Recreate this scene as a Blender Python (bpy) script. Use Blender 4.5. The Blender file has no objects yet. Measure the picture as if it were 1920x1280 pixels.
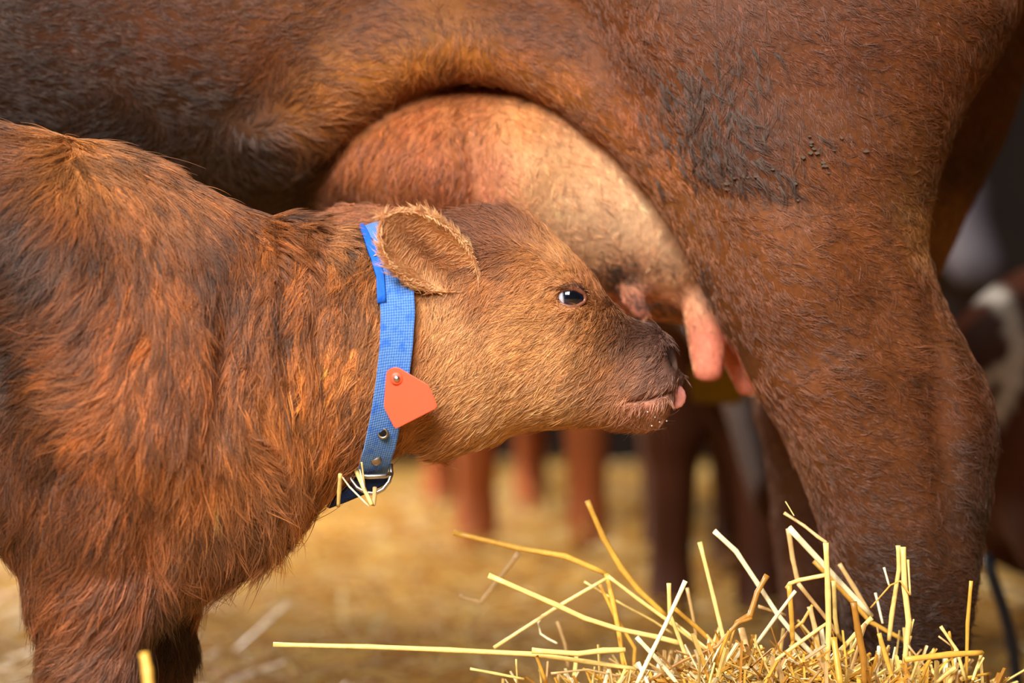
import bpy, math, random
import numpy as np
from mathutils import Vector

random.seed(11)
rng = np.random.default_rng(11)
scene = bpy.context.scene
COL = scene.collection

# ------------------------------------------------------------------ camera, light, exposure
S, DIST, ZC = 0.00064, 2.4, 0.63          # metres per pixel in the plane y = 0, camera distance, camera height
cam_d = bpy.data.cameras.new('camera')
cam = bpy.data.objects.new('camera', cam_d)
COL.objects.link(cam)
cam.location = (0, -DIST, ZC)
cam.rotation_euler = (math.pi / 2, 0, 0)
cam_d.sensor_width = 36
cam_d.lens = 36 * DIST / (1920 * S)
cam_d.dof.use_dof = True
cam_d.dof.focus_distance = DIST - 0.19
cam_d.dof.aperture_fstop = 1.9
cam_d.clip_start = 0.05
scene.camera = cam

world = bpy.data.worlds.new('world')
scene.world = world
world.use_nodes = True
world.node_tree.nodes['Background'].inputs['Color'].default_value = (0.75, 0.85, 1.0, 1)
world.node_tree.nodes['Background'].inputs['Strength'].default_value = 0.02


def area_light(name, loc, target, size, energy, color):
    ld = bpy.data.lights.new(name, 'AREA')
    ld.shape = 'RECTANGLE'
    ld.size, ld.size_y = size
    ld.energy = energy
    ld.color = color
    o = bpy.data.objects.new(name, ld)
    COL.objects.link(o)
    o.location = loc
    o.rotation_euler = (Vector(target) - Vector(loc)).to_track_quat('-Z', 'Y').to_euler()
    return o


area_light('barn_door_daylight', (-0.9, -3.2, 2.4), (0.0, 0, 0.6), (1.7, 1.2), 215, (1.0, 0.94, 0.86))
area_light('back_straw_fill', (-2.6, 4.6, 2.6), (-0.6, 3.6, 0.0), (2.0, 1.6), 340, (1.0, 0.93, 0.8))  # unseen fill lamp, added to brighten the straw at the back
sun_d = bpy.data.lights.new('sun', 'SUN')
sun_d.energy = 2.3
sun_d.angle = math.radians(3)
sun_d.color = (1.0, 0.93, 0.82)
sun = bpy.data.objects.new('sun', sun_d)
COL.objects.link(sun)
sun.rotation_euler = Vector((0.42, 0.72, -0.78)).to_track_quat('-Z', 'Y').to_euler()

scene.view_settings.view_transform = 'Standard'
scene.view_settings.look = 'None'
scene.view_settings.gamma = 1.0
scene.view_settings.use_curve_mapping = False
scene.view_settings.exposure = 0.0
scene.cycles.max_bounces = 7
scene.cycles.diffuse_bounces = 3
scene.cycles.glossy_bounces = 3
scene.cycles.transmission_bounces = 5


# ------------------------------------------------------------------ helpers: coordinates
def W(px, py, y):
    """a point of the place seen at pixel (px, py), standing at depth y"""
    k = S * (DIST + y) / DIST
    return np.array([(px - 960) * k, y, ZC + (640 - py) * k])


def to_px(P):
    k = S * (DIST + P[..., 1]) / DIST
    return 960 + P[..., 0] / k, 640 - (P[..., 2] - ZC) / k


def srgb(r, g, b):
    c = np.array([r, g, b], float) / 255
    return np.where(c <= 0.04045, c / 12.92, ((c + 0.055) / 1.055) ** 2.4)


# ------------------------------------------------------------------ helpers: objects
def tag(o, label=None, cat=None, group=None, kind=None):
    if label: o['label'] = label
    if cat: o['category'] = cat
    if group: o['group'] = group
    if kind: o['kind'] = kind
    return o


def empty(name, loc, label=None, cat=None, group=None):
    o = bpy.data.objects.new(name, None)
    o.empty_display_size = 0.05
    COL.objects.link(o)
    o.location = loc
    return tag(o, label, cat, group)


def mesh_obj(name, verts, faces, mat, parent=None, smooth=True, colors=None):
    me = bpy.data.meshes.new(name)
    me.from_pydata([tuple(map(float, v)) for v in verts], [], [tuple(map(int, f)) for f in faces])
    if smooth:
        me.polygons.foreach_set('use_smooth', [True] * len(me.polygons))
    if colors is not None:
        a = me.color_attributes.new('tint', 'FLOAT_COLOR', 'POINT')
        c = np.ones((len(verts), 4), np.float32)
        c[:, :3] = colors
        a.data.foreach_set('color', c.ravel())
    me.update()
    if mat: me.materials.append(mat)
    o = bpy.data.objects.new(name, me)
    COL.objects.link(o)
    if parent is not None:
        o.parent = parent
        o.location = -Vector(parent.location) if parent.type == 'EMPTY' and parent.parent is None else (0, 0, 0)
    return o


class MB:
    def __init__(self): self.v, self.f, self.c = [], [], []

    def add(self, v, f, col=None):
        n = len(self.v)
        self.v.extend([tuple(p) for p in v])
        self.f.extend([tuple(i + n for i in q) for q in f])
        if col is not None: self.c.extend([col] * len(v))

    def tube(self, pts, rad, seg=8, caps=True, flat=1.0, closed=False, col=None):
        pts = [np.array(p, float) for p in pts]
        n = len(pts)
        if np.isscalar(rad): rad = [rad] * n
        up = np.array([0.13, -0.9, 0.31])
        vs, fs = [], []
        for i in range(n):
            if closed: d = pts[(i + 1) % n] - pts[i - 1]
            else: d = pts[min(i + 1, n - 1)] - pts[max(i - 1, 0)]
            d = d / (np.linalg.norm(d) + 1e-12)
            a = np.cross(d, up); a /= np.linalg.norm(a) + 1e-12
            b = np.cross(a, d)
            for k in range(seg):
                t = 2 * math.pi * k / seg
                vs.append(pts[i] + rad[i] * (math.cos(t) * a + flat * math.sin(t) * b))
        m = n if closed else n - 1
        for i in range(m):
            for k in range(seg):
                j = (i + 1) % n
                fs.append((i * seg + k, i * seg + (k + 1) % seg, j * seg + (k + 1) % seg, j * seg + k))
        if caps and not closed:
            fs.append(tuple(reversed(range(seg))))
            fs.append(tuple((n - 1) * seg + k for k in range(seg)))
        self.add(vs, fs, col)

    def build(self, name, mat, parent=None, smooth=True):
        return mesh_obj(name, self.v, self.f, mat, parent, smooth, self.c if self.c else None)


# ------------------------------------------------------------------ helpers: implicit bodies
def pchip(xk, yk, n=700):
    xk, yk = np.asarray(xk, float), np.asarray(yk, float)
    h = np.diff(xk); dl = np.diff(yk) / h
    m = np.zeros(len(xk))
    for i in range(1, len(xk) - 1):
        if dl[i - 1] * dl[i] > 0:
            w1, w2 = 2 * h[i] + h[i - 1], h[i] + 2 * h[i - 1]
            m[i] = (w1 + w2) / (w1 / dl[i - 1] + w2 / dl[i])
    m[0], m[-1] = dl[0], dl[-1]
    xs = np.linspace(xk[0], xk[-1], n)
    i = np.clip(np.searchsorted(xk, xs) - 1, 0, len(xk) - 2)
    t = (xs - xk[i]) / h[i]
    ys = (2*t**3-3*t**2+1)*yk[i] + (t**3-2*t**2+t)*h[i]*m[i] + (-2*t**3+3*t**2)*yk[i+1] + (t**3-t**2)*h[i]*m[i+1]
    return xs, ys


class Loft:
    """elliptic sections along x (axis 0) or z (axis 2); knots: (pixel along, edge a, edge b, half thickness m, depth y)"""
    def __init__(self, axis, knots, p=2.0):
        self.axis, self.p = axis, p
        rows = []
        for k in knots:
            if axis == 0:
                a, b = W(k[0], k[1], k[4]), W(k[0], k[2], k[4])
                rows.append((a[0], (a[2] + b[2]) / 2, abs(a[2] - b[2]) / 2, k[3], k[4]))
            else:
                a, b = W(k[1], k[0], k[4]), W(k[2], k[0], k[4])
                rows.append((a[2], (a[0] + b[0]) / 2, abs(a[0] - b[0]) / 2, k[3], k[4]))
        rows.sort()
        r = np.array(rows)
        self.s, self.c = pchip(r[:, 0], r[:, 1])
        self.h = pchip(r[:, 0], r[:, 2])[1]
        self.w = pchip(r[:, 0], r[:, 3])[1]
        self.y = pchip(r[:, 0], r[:, 4])[1]

    def at(self, t):
        return [np.interp(t, self.s, a) for a in (self.c, self.h, self.w, self.y)]

    def __call__(self, X, Y, Z):
        t, o = (X, Z) if self.axis == 0 else (Z, X)
        c, h, w, yc = [a.astype(np.float32) for a in self.at(t)]
        over = np.maximum(np.maximum(self.s[0] - t, t - self.s[-1]), 0)
        p = self.p
        if p == 2.0: q = np.sqrt(((o - c) / h) ** 2 + ((Y - yc) / w) ** 2)
        else: q = (np.abs((o - c) / h) ** p + np.abs((Y - yc) / w) ** p) ** (1 / p)
        return (q - 1) * np.minimum(h, w) + over


def cone(X, Y, Z, a, b, ra, rb):
    a, b = np.asarray(a, np.float32), np.asarray(b, np.float32)
    d = b - a
    L2 = float(d @ d)
    t = np.clip(((X - a[0]) * d[0] + (Y - a[1]) * d[1] + (Z - a[2]) * d[2]) / L2, 0, 1)
    return np.sqrt((X - a[0] - t * d[0]) ** 2 + (Y - a[1] - t * d[1]) ** 2 + (Z - a[2] - t * d[2]) ** 2) - (ra + (rb - ra) * t)


def ellipsoid(X, Y, Z, c, r):
    q = np.sqrt(((X - c[0]) / r[0]) ** 2 + ((Y - c[1]) / r[1]) ** 2 + ((Z - c[2]) / r[2]) ** 2)
    return (q - 1) * min(r)


def smin(a, b, k):
    h = np.maximum(k - np.abs(a - b), 0) / k
    return np.minimum(a, b) - h * h * (k / 4)


def smax(a, b, k): return -smin(-a, -b, k)


def gauss(px, py, cx, cy, sx, sy, ang=0.0):
    c, s = math.cos(ang), math.sin(ang)
    u, v = (px - cx) * c + (py - cy) * s, -(px - cx) * s + (py - cy) * c
    return np.exp(-(u / sx) ** 2 - (v / sy) ** 2)


def axis_points(segments):
    out = [segments[0][0]]
    for a, b, st in segments:
        n = max(1, int(round((b - a) / st)))
        out.extend(list(np.linspace(a, b, n + 1)[1:]))
    return np.array(out, np.float32)


def surface_nets(f, xs, ys, zs):
    V = f(xs[:, None, None], ys[None, :, None], zs[None, None, :]).astype(np.float32)
    V = np.broadcast_to(V, (len(xs), len(ys), len(zs)))
    neg = V < 0
    cnt = np.zeros(tuple(n - 1 for n in V.shape), np.int32)
    acc = np.zeros(cnt.shape + (3,), np.float32)
    axs = (xs, ys, zs)
    nx, ny, nz = V.shape
    for ax in range(3):
        sl0 = [slice(None)] * 3; sl1 = [slice(None)] * 3
        sl0[ax] = slice(0, -1); sl1[ax] = slice(1, None)
        a, b = V[tuple(sl0)], V[tuple(sl1)]
        idx = np.argwhere((a < 0) != (b < 0))
        i, j, k = idx.T
        va, vb = a[i, j, k], b[i, j, k]
        t = va / (va - vb)
        P = np.stack([xs[i], ys[j], zs[k]], 1)
        A = axs[ax]
        P[:, ax] = A[idx[:, ax]] + t * (A[idx[:, ax] + 1] - A[idx[:, ax]])
        o1, o2 = [d for d in range(3) if d != ax]
        for d1 in (0, -1):
            for d2 in (0, -1):
                c = idx.copy(); c[:, o1] += d1; c[:, o2] += d2
                ok = np.all((c >= 0) & (c < np.array(cnt.shape)), 1)
                c = c[ok]
                np.add.at(cnt, tuple(c.T), 1)
                np.add.at(acc, tuple(c.T), P[ok])
    cells = np.argwhere(cnt > 0)
    vid = -np.ones(cnt.shape, np.int64)
    vid[tuple(cells.T)] = np.arange(len(cells))
    verts = acc[tuple(cells.T)] / cnt[tuple(cells.T)][:, None]
    faces = []
    for ax in range(3):
        sl0 = [slice(None)] * 3; sl1 = [slice(None)] * 3
        sl0[ax] = slice(0, -1); sl1[ax] = slice(1, None)
        a, b = neg[tuple(sl0)], neg[tuple(sl1)]
        idx = np.argwhere(a != b)
        flip = a[tuple(idx.T)]
        o1, o2 = (ax + 1) % 3, (ax + 2) % 3
        quad = []
        for d1, d2 in ((0, 0), (-1, 0), (-1, -1), (0, -1)):
            c = idx.copy(); c[:, o1] += d1; c[:, o2] += d2
            bad = np.any((c < 0) | (c >= np.array(cnt.shape)), 1)
            c = np.clip(c, 0, np.array(cnt.shape) - 1)
            q = vid[tuple(c.T)].copy(); q[bad] = -1
            quad.append(q)
        Q = np.stack(quad, 1)
        Q[~flip] = Q[~flip][:, ::-1]
        faces.append(Q[np.all(Q >= 0, 1)])
    return verts.astype(np.float64), np.concatenate(faces)


def grad(f, P, e=0.0012):
    x, y, z = P.T.astype(np.float32)
    d = f(x, y, z)
    g = np.stack([f(x + e, y, z) - f(x - e, y, z), f(x, y + e, z) - f(x, y - e, z), f(x, y, z + e) - f(x, y, z - e)], 1) / (2 * e)
    return d, g


def solid(f, xs, ys, zs, steps=2, limit=0.006):
    v, q = surface_nets(f, xs, ys, zs)
    for _ in range(steps):
        d, g = grad(f, v)
        st = -(d / np.maximum((g ** 2).sum(1), 0.05))[:, None] * g
        l = np.linalg.norm(st, axis=1, keepdims=True)
        v += st * np.minimum(1, limit / np.maximum(l, 1e-9))
    _, g = grad(f, v, 0.002)
    nrm = g / np.maximum(np.linalg.norm(g, axis=1, keepdims=True), 1e-9)
    return v, q, nrm


def surf_y(f, px, py, y0=-0.6, y1=0.5):
    """depth at which the sight line through a pixel meets the body"""
    ys = np.linspace(y0, y1, 900)
    P = np.array([W(px, py, y) for y in ys], np.float32)
    d = f(P[:, 0], P[:, 1], P[:, 2])
    i = np.argmax(d < 0)
    if d[i] >= 0: return 0.0
    if i == 0: return ys[0]
    t = d[i - 1] / (d[i - 1] - d[i])
    return ys[i - 1] + t * (ys[i] - ys[i - 1])


# ------------------------------------------------------------------ helpers: value noise and direction fields
def vnoise(u, v, seed=0):
    r = np.random.default_rng(seed).random((64, 64))
    iu, iv = np.floor(u).astype(int), np.floor(v).astype(int)
    fu, fv = u - iu, v - iv
    fu, fv = fu * fu * (3 - 2 * fu), fv * fv * (3 - 2 * fv)
    g = lambda a, b: r[a % 64, b % 64]
    return (g(iu, iv) * (1 - fu) + g(iu + 1, iv) * fu) * (1 - fv) + (g(iu, iv + 1) * (1 - fu) + g(iu + 1, iv + 1) * fu) * fv


def idw(px, py, samples, power=3.0):
    s = np.array(samples, float)
    d2 = (px[:, None] - s[None, :, 0]) ** 2 + (py[:, None] - s[None, :, 1]) ** 2 + 900
    w = d2 ** (-power / 2)
    w /= w.sum(1, keepdims=True)
    return w @ s[:, 2:]


# ------------------------------------------------------------------ materials
MATS = {}


def new_mat(name):
    m = bpy.data.materials.new(name)
    m.use_nodes = True
    MATS[name] = m
    nt = m.node_tree
    return m, nt, nt.nodes['Principled BSDF']


def simple_mat(name, col, rough=0.6, spec=0.4, metal=0.0, noise=0.0, scale=60, bump=0.0, coat=0.0):
    m, nt, b = new_mat(name)
    b.inputs['Roughness'].default_value = rough
    b.inputs['Specular IOR Level'].default_value = spec
    b.inputs['Metallic'].default_value = metal
    b.inputs['Coat Weight'].default_value = coat
    b.inputs['Base Color'].default_value = (*col, 1)
    if noise or bump:
        tc = nt.nodes.new('ShaderNodeTexCoord')
        n = nt.nodes.new('ShaderNodeTexNoise')
        n.inputs['Scale'].default_value = scale
        n.inputs['Detail'].default_value = 5
        nt.links.new(tc.outputs['Object'], n.inputs['Vector'])
        if noise:
            mx = nt.nodes.new('ShaderNodeMix'); mx.data_type = 'RGBA'
            c = np.array(col)
            mx.inputs['A'].default_value = (*np.clip(c * (1 - noise), 0, 1), 1)
            mx.inputs['B'].default_value = (*np.clip(c * (1 + noise), 0, 1), 1)
            nt.links.new(n.outputs['Fac'], mx.inputs['Factor'])
            nt.links.new(mx.outputs['Result'], b.inputs['Base Color'])
        if bump:
            bp = nt.nodes.new('ShaderNodeBump')
            bp.inputs['Strength'].default_value = bump
            bp.inputs['Distance'].default_value = 0.002
            nt.links.new(n.outputs['Fac'], bp.inputs['Height'])
            nt.links.new(bp.outputs['Normal'], b.inputs['Normal'])
    return m


def tint_mat(name, rough=0.7, spec=0.3, noise=0.25, scale=90, bump=0.4, transl=0.0, dist=0.002):
    """colour from the mesh's own 'tint' attribute, with fine procedural variation"""
    m, nt, b = new_mat(name)
    at = nt.nodes.new('ShaderNodeAttribute'); at.attribute_name = 'tint'
    tc = nt.nodes.new('ShaderNodeTexCoord')
    n = nt.nodes.new('ShaderNodeTexNoise')
    n.inputs['Scale'].default_value = scale
    n.inputs['Detail'].default_value = 6
    nt.links.new(tc.outputs['Object'], n.inputs['Vector'])
    mr = nt.nodes.new('ShaderNodeMapRange')
    mr.inputs['From Min'].default_value = 0.25; mr.inputs['From Max'].default_value = 0.75
    mr.inputs['To Min'].default_value = 1 - noise; mr.inputs['To Max'].default_value = 1 + noise
    nt.links.new(n.outputs['Fac'], mr.inputs['Value'])
    mx = nt.nodes.new('ShaderNodeVectorMath'); mx.operation = 'SCALE'
    nt.links.new(at.outputs['Color'], mx.inputs[0])
    nt.links.new(mr.outputs['Result'], mx.inputs['Scale'])
    nt.links.new(mx.outputs['Vector'], b.inputs['Base Color'])
    b.inputs['Roughness'].default_value = rough
    b.inputs['Specular IOR Level'].default_value = spec
    if bump:
        bp = nt.nodes.new('ShaderNodeBump')
        bp.inputs['Strength'].default_value = bump
        bp.inputs['Distance'].default_value = dist
        nt.links.new(n.outputs['Fac'], bp.inputs['Height'])
        nt.links.new(bp.outputs['Normal'], b.inputs['Normal'])
    return m


def hair_mat(name, rough=0.5, spec=0.35):
    m = bpy.data.materials.new(name)
    m.use_nodes = True
    nt = m.node_tree
    b = nt.nodes['Principled BSDF']
    out = nt.nodes['Material Output']
    at = nt.nodes.new('ShaderNodeAttribute'); at.attribute_name = 'strand_color'
    nt.links.new(at.outputs['Color'], b.inputs['Base Color'])
    b.inputs['Roughness'].default_value = rough
    b.inputs['Specular IOR Level'].default_value = spec
    h = nt.nodes.new('ShaderNodeBsdfHair')
    h.component = 'Reflection'
    h.inputs['RoughnessU'].default_value = 0.28
    h.inputs['RoughnessV'].default_value = 0.8
    h.inputs['Color'].default_value = (0.75, 0.68, 0.66, 1)
    mx = nt.nodes.new('ShaderNodeMixShader')
    mx.inputs[0].default_value = 0.06
    nt.links.new(b.outputs['BSDF'], mx.inputs[1])
    nt.links.new(h.outputs['BSDF'], mx.inputs[2])
    nt.links.new(mx.outputs['Shader'], out.inputs['Surface'])
    return m


M_skin = tint_mat('hide', 0.65, 0.25, 0.2, 140, 0.5)
M_wet = tint_mat('wet_skin', 0.3, 0.5, 0.15, 400, 0.6, dist=0.001)
M_hair = hair_mat('coat_hair')
M_straw = tint_mat('straw', 0.38, 0.5, 0.18, 120, 0.25, dist=0.0006)


# ------------------------------------------------------------------ helper: fur
CAMP = np.array([0, -DIST, ZC])


def fur(name, parent, v, q, nrm, n_clumps, per, density, length, comb, color, radius=0.00034, spread=0.0035,
        lift=0.35, conv=0.75, wave=0.10, curl=0.18, margin=(-150, 2070, -150, 1420), seed=1, pts=5, back=-0.3, jit=0.25, dark=None, tuft=0.16):
    """strands in tufts over the side of a body that can be seen; density/length/color are functions of the pixel coordinates"""
    r = np.random.default_rng(seed)
    A, B, C, D_ = v[q[:, 0]], v[q[:, 1]], v[q[:, 2]], v[q[:, 3]]
    cen = (A + B + C + D_) / 4
    ar = np.linalg.norm(np.cross(C - A, D_ - B), axis=1) / 2
    fn = nrm[q].mean(1)
    view = CAMP - cen
    view /= np.linalg.norm(view, axis=1, keepdims=True)
    px, py = to_px(cen)
    ok = ((fn * view).sum(1) > back) & (px > margin[0]) & (px < margin[1]) & (py > margin[2]) & (py < margin[3])
    w = ar * ok * density(px, py, cen)
    idx = r.choice(len(q), n_clumps, p=w / w.sum())
    a, b = r.random((n_clumps, 1)), r.random((n_clumps, 1))
    def bil(arr):
        return (arr[q[idx, 0]] * (1-a) + arr[q[idx, 1]] * a) * (1-b) + (arr[q[idx, 3]] * (1-a) + arr[q[idx, 2]] * a) * b
    c, n = bil(v), bil(nrm)
    n /= np.linalg.norm(n, axis=1, keepdims=True)
    px, py = to_px(c)
    cd = comb(px, py)
    cd = cd / np.maximum(np.linalg.norm(cd, axis=1, keepdims=True), 1e-6)
    ja = r.normal(0, jit, n_clumps) + (vnoise(px / 45, py / 45, 5) - 0.5) * 1.0 * jit * 4
    cs, sn = np.cos(ja), np.sin(ja)
    cd = np.stack([cd[:, 0] * cs - cd[:, 1] * sn, cd[:, 0] * sn + cd[:, 1] * cs], 1)
    t3 = np.stack([cd[:, 0], np.zeros(n_clumps), -cd[:, 1]], 1)
    t3 -= n * (t3 * n).sum(1, keepdims=True)
    t3 /= np.maximum(np.linalg.norm(t3, axis=1, keepdims=True), 1e-6)
    bt = np.cross(n, t3)
    L = length(px, py) * np.exp(r.normal(0, 0.22, n_clumps))
    col = color(px, py, c) * np.exp(r.normal(0, tuft, (n_clumps, 1)))
    if dark is not None: col = dark(px, py, col, r)
    N = n_clumps * per
    rep = lambda arr: np.repeat(arr, per, axis=0)
    j1 = r.normal(0, 1, N) * spread; j2 = r.normal(0, 1, N) * spread
    n_, t_, b_, c_, L_ = rep(n), rep(t3), rep(bt), rep(c), rep(L)
    j = t_ * j1[:, None] + b_ * j2[:, None]
    Ls = L_ * np.exp(r.normal(0, 0.15, N))
    lf = lift * np.exp(r.normal(0, 0.35, N))
    ph = rep(r.random(n_clumps) * 6.28) + r.normal(0, 0.4, N)
    cu = rep(r.normal(0, curl, n_clumps)) + r.normal(0, curl * 0.35, N)
    s = np.linspace(0, 1, pts)
    pos = np.zeros((N, pts, 3), np.float32)
    for i, si in enumerate(s):
        along = Ls * si
        up = Ls * lf * si * (1 - 0.62 * si) - 0.0008
        side = Ls * (cu * si * si + wave * np.sin(ph + 5.5 * si) * si)
        pos[:, i] = c_ + j * (1 - conv * si)[..., None] if np.ndim(conv) else c_ + j * (1 - conv * si)
        pos[:, i] += t_ * along[:, None] + n_ * up[:, None] + b_ * side[:, None]
    rad = np.zeros((N, pts), np.float32)
    rr = radius * np.exp(r.normal(0, 0.2, N))
    for i, si in enumerate(s):
        rad[:, i] = rr * max(0.12, (1 - si) ** 0.6)
    cc = np.ones((N, 4), np.float32)
    cc[:, :3] = np.clip(1.05 * rep(col) ** 1.08 * np.exp(r.normal(0, 0.12, (N, 1))), 0.002, 0.95)
    return strands(name, parent, pos, rad, cc, M_hair)


def strands(name, parent, pos, rad, cc, mat):
    N, pts = rad.shape
    h = bpy.data.hair_curves.new(name)
    h.add_curves([pts] * N)
    h.attributes['position'].data.foreach_set('vector', pos.ravel())
    ra = h.attributes.get('radius') or h.attributes.new('radius', 'FLOAT', 'POINT')
    ra.data.foreach_set('value', rad.ravel())
    ca = h.attributes.new('strand_color', 'FLOAT_COLOR', 'CURVE')
    ca.data.foreach_set('color', cc.ravel())
    h.materials.append(mat)
    o = bpy.data.objects.new(name, h)
    COL.objects.link(o)
    if parent is not None:
        o.parent = parent
        o.location = -Vector(parent.location) if parent.parent is None and parent.type == 'EMPTY' else (0, 0, 0)
    o['kind'] = 'stuff'
    return o


# ================================================================== THE BARN
M_floor = simple_mat('straw_floor', srgb(150, 108, 48), 0.85, 0.2, noise=0.6, scale=14, bump=0.6)
M_wall = simple_mat('dark_boards', srgb(24, 15, 11), 0.8, 0.2, noise=0.5, scale=5, bump=0.4)


def slab(name, lo, hi, mat):
    x0, y0, z0 = lo; x1, y1, z1 = hi
    v = [(x0, y0, z0), (x1, y0, z0), (x1, y1, z0), (x0, y1, z0), (x0, y0, z1), (x1, y0, z1), (x1, y1, z1), (x0, y1, z1)]
    f = [(0, 3, 2, 1), (4, 5, 6, 7), (0, 1, 5, 4), (1, 2, 6, 5), (2, 3, 7, 6), (3, 0, 4, 7)]
    o = mesh_obj(name, v, f, mat, smooth=False)
    o['kind'] = 'structure'
    return o


slab('floor', (-5, -6, -0.2), (5, 8.2, 0.0), M_floor)
slab('wall_back', (-5, 8.0, 0.0), (5, 8.2, 3.4), M_wall)
slab('wall_right', (4.8, -2.0, 0.0), (5.0, 8.0, 3.4), M_wall)

# ================================================================== THE COW (mother)
torso = Loft(0, [(-1700, -250, -150, .06, .36), (-1650, -400, 100, .20, .36), (-1450, -520, 300, .32, .36), (-900, -560, 420, .37, .36), (-400, -560, 430, .38, .36),
                 (0, -560, 430, .37, .36), (300, -560, 432, .36, .36), (500, -565, 440, .355, .355), (610, -565, 435, .35, .35), (700, -570, 400, .34, .35), (800, -570, 330, .335, .35),
                 (900, -575, 260, .33, .35), (1150, -580, 190, .31, .35), (1450, -570, 150, .29, .35), (1750, -520, 60, .25, .35), (1950, -440, -80, .18, .35), (2040, -330, -200, .06, .35)], 2.2)
thigh = Loft(2, [(-420, 1250, 1960, .10, .10), (-300, 1160, 1975, .16, .085), (-100, 1105, 1950, .19, .07), (0, 1100, 1915, .19, .06), (100, 1118, 1868, .185, .05), (200, 1172, 1805, .175, .045),
                 (300, 1226, 1762, .165, .035), (400, 1278, 1736, .15, .03), (480, 1318, 1732, .14, .025), (560, 1350, 1758, .13, .02), (640, 1380, 1798, .118, .015),
                 (700, 1400, 1832, .11, .01), (760, 1440, 1855, .10, .01), (830, 1482, 1864, .092, .01), (900, 1512, 1856, .083, .01), (1000, 1542, 1840, .075, .01),
                 (1100, 1566, 1826, .068, .01), (1200, 1586, 1812, .062, .01), (1280, 1594, 1800, .058, .01), (1430, 1600, 1780, .052, .01), (1530, 1592, 1790, .058, .01), (1618, 1588, 1806, .062, .01)], 2.6)
thigh2 = Loft(2, [(-420, 1350, 1960, .10, .56), (-200, 1200, 2010, .17, .57), (0, 1250, 1992, .18, .56), (100, 1290, 1936, .17, .55), (160, 1310, 1914, .165, .55), (250, 1330, 1884, .16, .55), (340, 1360, 1840, .15, .54),
                  (420, 1380, 1800, .14, .53), (490, 1390, 1770, .13, .52), (560, 1400, 1735, .12, .51), (700, 1412, 1680, .10, .50), (780, 1424, 1655, .09, .50), (850, 1438, 1635, .08, .50),
                  (1000, 1449, 1610, .066, .50), (1150, 1464, 1598, .058, .50), (1300, 1470, 1592, .052, .50), (1420, 1462, 1600, .058, .50), (1454, 1460, 1606, .06, .50)], 2.2)
udder = Loft(0, [(585, 330, 400, .03, .25), (605, 290, 415, .085, .25), (640, 245, 432, .135, .25), (700, 195, 465, .175, .245), (800, 160, 505, .20, .24), (900, 150, 535, .21, .235),
                 (1000, 158, 556, .212, .237), (1100, 175, 572, .208, .245), (1200, 195, 592, .20, .255), (1300, 230, 608, .19, .265), (1390, 280, 615, .18, .27), (1480, 340, 600, .16, .27), (1560, 400, 560, .10, .27), (1590, 440, 520, .04, .27)], 2.2)
# the skin fold that runs from the flank over the udder to the front of the thigh
FOLD = [(470, 275, .125, 24), (515, 256, .105, 30), (556, 232, .084, 32), (618, 180, .064, 34), (688, 124, .050, 34), (780, 86, .041, 34), (864, 76, .035, 34), (956, 88, .027, 35),
        (1054, 126, .016, 38), (1154, 198, .004, 40), (1258, 290, -.006, 42), (1334, 376, -.012, 42), (1380, 464, -.02, 40), (1410, 556, -.03, 36)]


def cow_outer(X, Y, Z):
    d = smin(torso(X, Y, Z), thigh(X, Y, Z), .16)
    d = smin(d, thigh2(X, Y, Z), .07)
    for a, b in zip(FOLD[:-1], FOLD[1:]):
        pa, pb = W(a[0], a[1], a[2] + a[3] * S), W(b[0], b[1], b[2] + b[3] * S)
        d = smin(d, cone(X, Y, Z, pa, pb, a[3] * S, b[3] * S), .07)
    return d


def cow_udder(X, Y, Z):
    k = S * (DIST + .05) / DIST
    px, py = 960 + X / k, 640 - (Z - ZC) / k
    ud = udder(X, Y, Z)
    ud = ud + .014 * gauss(px, py, 893, 330, 26, 110, -0.12) - .010 * gauss(px, py, 790, 330, 80, 90) - .010 * gauss(px, py, 985, 300, 60, 110)
    for (x0, y0, r0, x1, y1, r1, dy) in TEATS:
        t = cone(X, Y, Z, W(x0, y0, dy), W(x1, y1, dy - .012), r0 * S, r1 * S)
        t = smax(t, W(x1, y1, dy)[2] - r1 * S * .62 - Z, .010)
        ud = smin(ud, t, .028)
    return ud


def cow_f(X, Y, Z):
    d = cow_outer(X, Y, Z)
    k = S * (DIST + .0) / DIST
    px, py = 960 + X / k, 640 - (Z - ZC) / k
    # hollows and muscles of the thigh
    d = d - .012 * gauss(px, py, 1500, 500, 110, 150) - .008 * gauss(px, py, 1560, 760, 90, 140, .4) + .012 * gauss(px, py, 1655, 640, 45, 200, -.45) \
        + .008 * gauss(px, py, 1490, 690, 40, 60) - .008 * gauss(px, py, 1480, 730, 45, 30, .5) + .010 * gauss(px, py, 1740, 820, 30, 260, -.1) \
        + .005 * gauss(px, py, 1130, 110, 45, 130, -.3) - .010 * gauss(px, py, 470, 250, 60, 26) + .003 * gauss(px, py, 1380, 380, 160, 24, .15)
    return smin(d, cow_udder(X, Y, Z), .012)


TEATS = [(1328, 596, 46, 1328, 698, 29, .13), (1372, 650, 30, 1404, 730, 23, .20), (1186, 556, 18, 1206, 594, 11, .11)]

cow_v, cow_q, cow_n = solid(cow_f, axis_points([(-1.95, -0.72, .045), (-0.72, 0.72, .0085), (0.72, 1.0, .03)]), axis_points([(-.16, .36, .0105), (.36, .86, .022)]),
                            axis_points([(-.02, .2, .02), (.2, 1.08, .0085), (1.08, 1.5, .04)]))
cpx, cpy = to_px(cow_v)

C_COW = srgb(152, 84, 48)
C_COWD = srgb(116, 60, 34)
C_ORANGE = srgb(190, 118, 62)
C_TAN = srgb(222, 170, 124)
C_PINK = srgb(214, 126, 102)

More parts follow.
